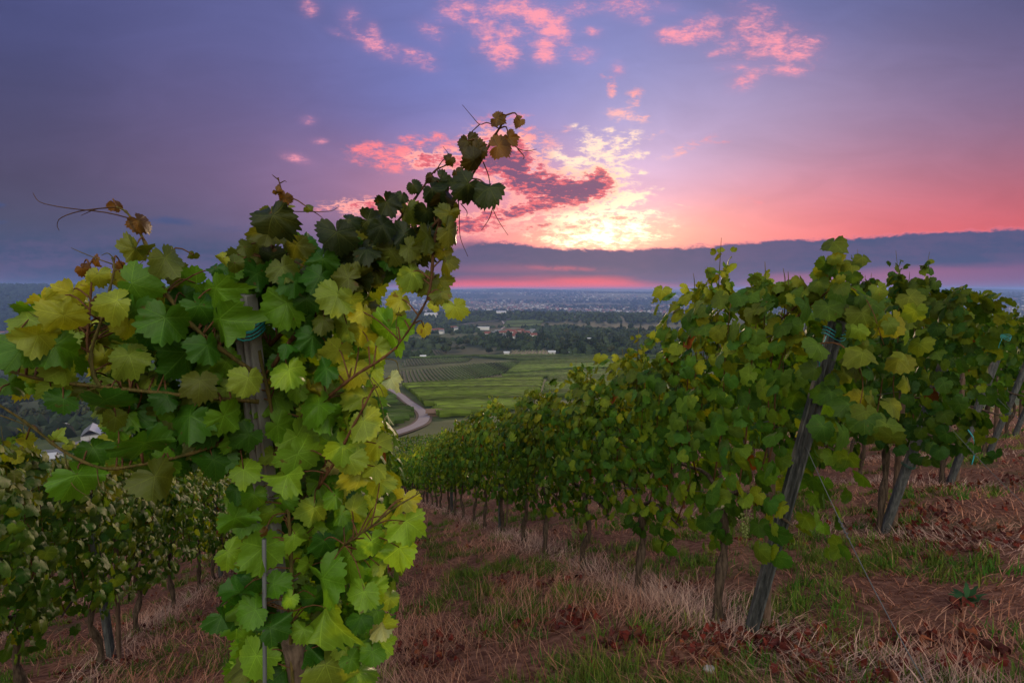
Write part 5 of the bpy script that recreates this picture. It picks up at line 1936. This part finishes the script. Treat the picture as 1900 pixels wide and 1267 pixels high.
for (px, py, L, W, H, lab) in [(897, 612, 22, 10, 5, 'long low white building above the village'), (1024, 656, 7, 5, 2, 'small pale garden hut lit at the edge of the trees'), (1050, 657, 6, 4, 2, 'small white garden hut right of the lit one'),
                               (785, 664, 5, 3, 1.6, 'tiny white hut at the top edge of the striped plots'), (940, 658, 5, 4, 2.2, 'white hut beside the plot among the trees'), (805, 772, 2.6, 1.8, 1.1, 'low reddish hut beside the bend of the track'),
                               (1072, 631, 14, 8, 3, 'low white sheds on the wooded slope'), (1098, 632, 12, 8, 3, 'second low white shed on the wooded slope')]:
    q = ground_px(px, py)
    o = house(q.x, q.y, q.z, L, W, H, random.uniform(-.2, .2), M_WHITEWALL if H != 1.1 else M_STAKEWOOD, M_PALEROOF if H != 1.1 else M_STAKEWOOD, .9 if H != 1.1 else .4, False, 'hut' if L < 10 else 'building')
    tag(o, lab, 'hut' if L < 10 else 'building')

# long white halls of the industrial area by the river
for (px, py, L, lab) in [(845, 583, 260, 'longest white factory hall far in the valley'), (905, 577, 190, 'white factory hall right of the longest hall'), (800, 588, 150, 'white factory hall left of the longest hall'), (930, 584, 120, 'short white factory hall at the right end of the halls')]:
    q = ground_px(px, py)
    o = house(q.x, q.y, q.z, L * .5 * q.y / 3600, 40, 8, random.uniform(-.06, .06), M_WHITEWALL, M_PALEROOF, 3, False, 'factory_hall')
    tag(o, lab, 'factory hall', 'factory halls in the valley')

# farm halls below the left row
q = ground_px(186, 812)
sc_ = q.y / 300
o = empty('farm_hall', tuple(q), 0.55)
tag(o, 'white and grey saw-roofed farm hall below the left row', 'farm hall', 'farm halls on the left')
mb = MB()
mb.box((0, 0, -3), (15 * sc_, 17 * sc_, 6))
mb.build('wall', M_WHITEWALL, o, False)
for i, (x0, m_) in enumerate(((-7.6, M_GREYROOF), (-3.6, M_PALEROOF), (1.0, M_GREYROOF), (4.6, M_PALEROOF))):
    mb = MB()
    wv = (4.0, 4.6, 3.6, 3.2)[i]
    z0, z1 = ((3.1, 6.0), (6.0, 3.3), (3.3, 5.6), (5.6, 3.3))[i]
    vs = [(x0 * sc_, -8.8 * sc_, z0), ((x0 + wv) * sc_, -8.8 * sc_, z1), ((x0 + wv) * sc_, 8.8 * sc_, z1), (x0 * sc_, 8.8 * sc_, z0)]
    vs += [(a, b, c + .25) for a, b, c in vs]
    mb.add(vs, [(3, 2, 1, 0), (4, 5, 6, 7), (0, 1, 5, 4), (1, 2, 6, 5), (2, 3, 7, 6), (3, 0, 4, 7)])
    mb.build('roof', m_, o, False)
q = ground_px(75, 862)
o = house(q.x, q.y, q.z, 9, 6, 2.6, .5, M_WHITEWALL, M_PALEROOF, 1.2, True, 'farm_hall')
tag(o, 'low pale-roofed farm hall below the saw-roofed one', 'farm hall', 'farm halls on the left')
q = ground_px(105, 848)
o = house(q.x, q.y, q.z, 11, 5, 2.2, .35, M_WHITEWALL, M_GREYROOF, .8, True, 'farm_hall')
tag(o, 'long grey-roofed farm hall between the two pale ones', 'farm hall', 'farm halls on the left')
q = ground_px(112, 797)
o = house(q.x, q.y, q.z, 6, 4, 2.4, .2, M_WHITEWALL, M_PALEROOF, 1.0, True, 'hut')
tag(o, 'tiny white hut at the edge of the left wood', 'hut')
drape_strip('farm_road', [(40, 850), (100, 838), (160, 818), (225, 800), (280, 795)], 6.0, M_ROAD, .35)

# ------------------------------------------------------------------ haze
hz = MB()
hz.box((0, 0, -200), (33200, 33200, 200 + 46))
haze_mat = bpy.data.materials.new('evening haze')
haze_mat.use_nodes = True
ht = haze_mat.node_tree
ht.nodes.clear()
pv = ht.nodes.new('ShaderNodeVolumePrincipled')
pv.inputs['Color'].default_value = (0.30, 0.46, 1.0, 1)
pv.inputs['Density'].default_value = 0.000115
pv.inputs['Density Attribute'].default_value = ''
pv.inputs['Color Attribute'].default_value = ''
pv.inputs['Temperature Attribute'].default_value = ''
pv.inputs['Anisotropy'].default_value = 0.1
oo = ht.nodes.new('ShaderNodeOutputMaterial')
ht.links.new(pv.outputs[0], oo.inputs['Volume'])
tag(hz.build('haze', haze_mat, None, False), 'thin bluish evening haze over the valley', 'haze', None, 'stuff')
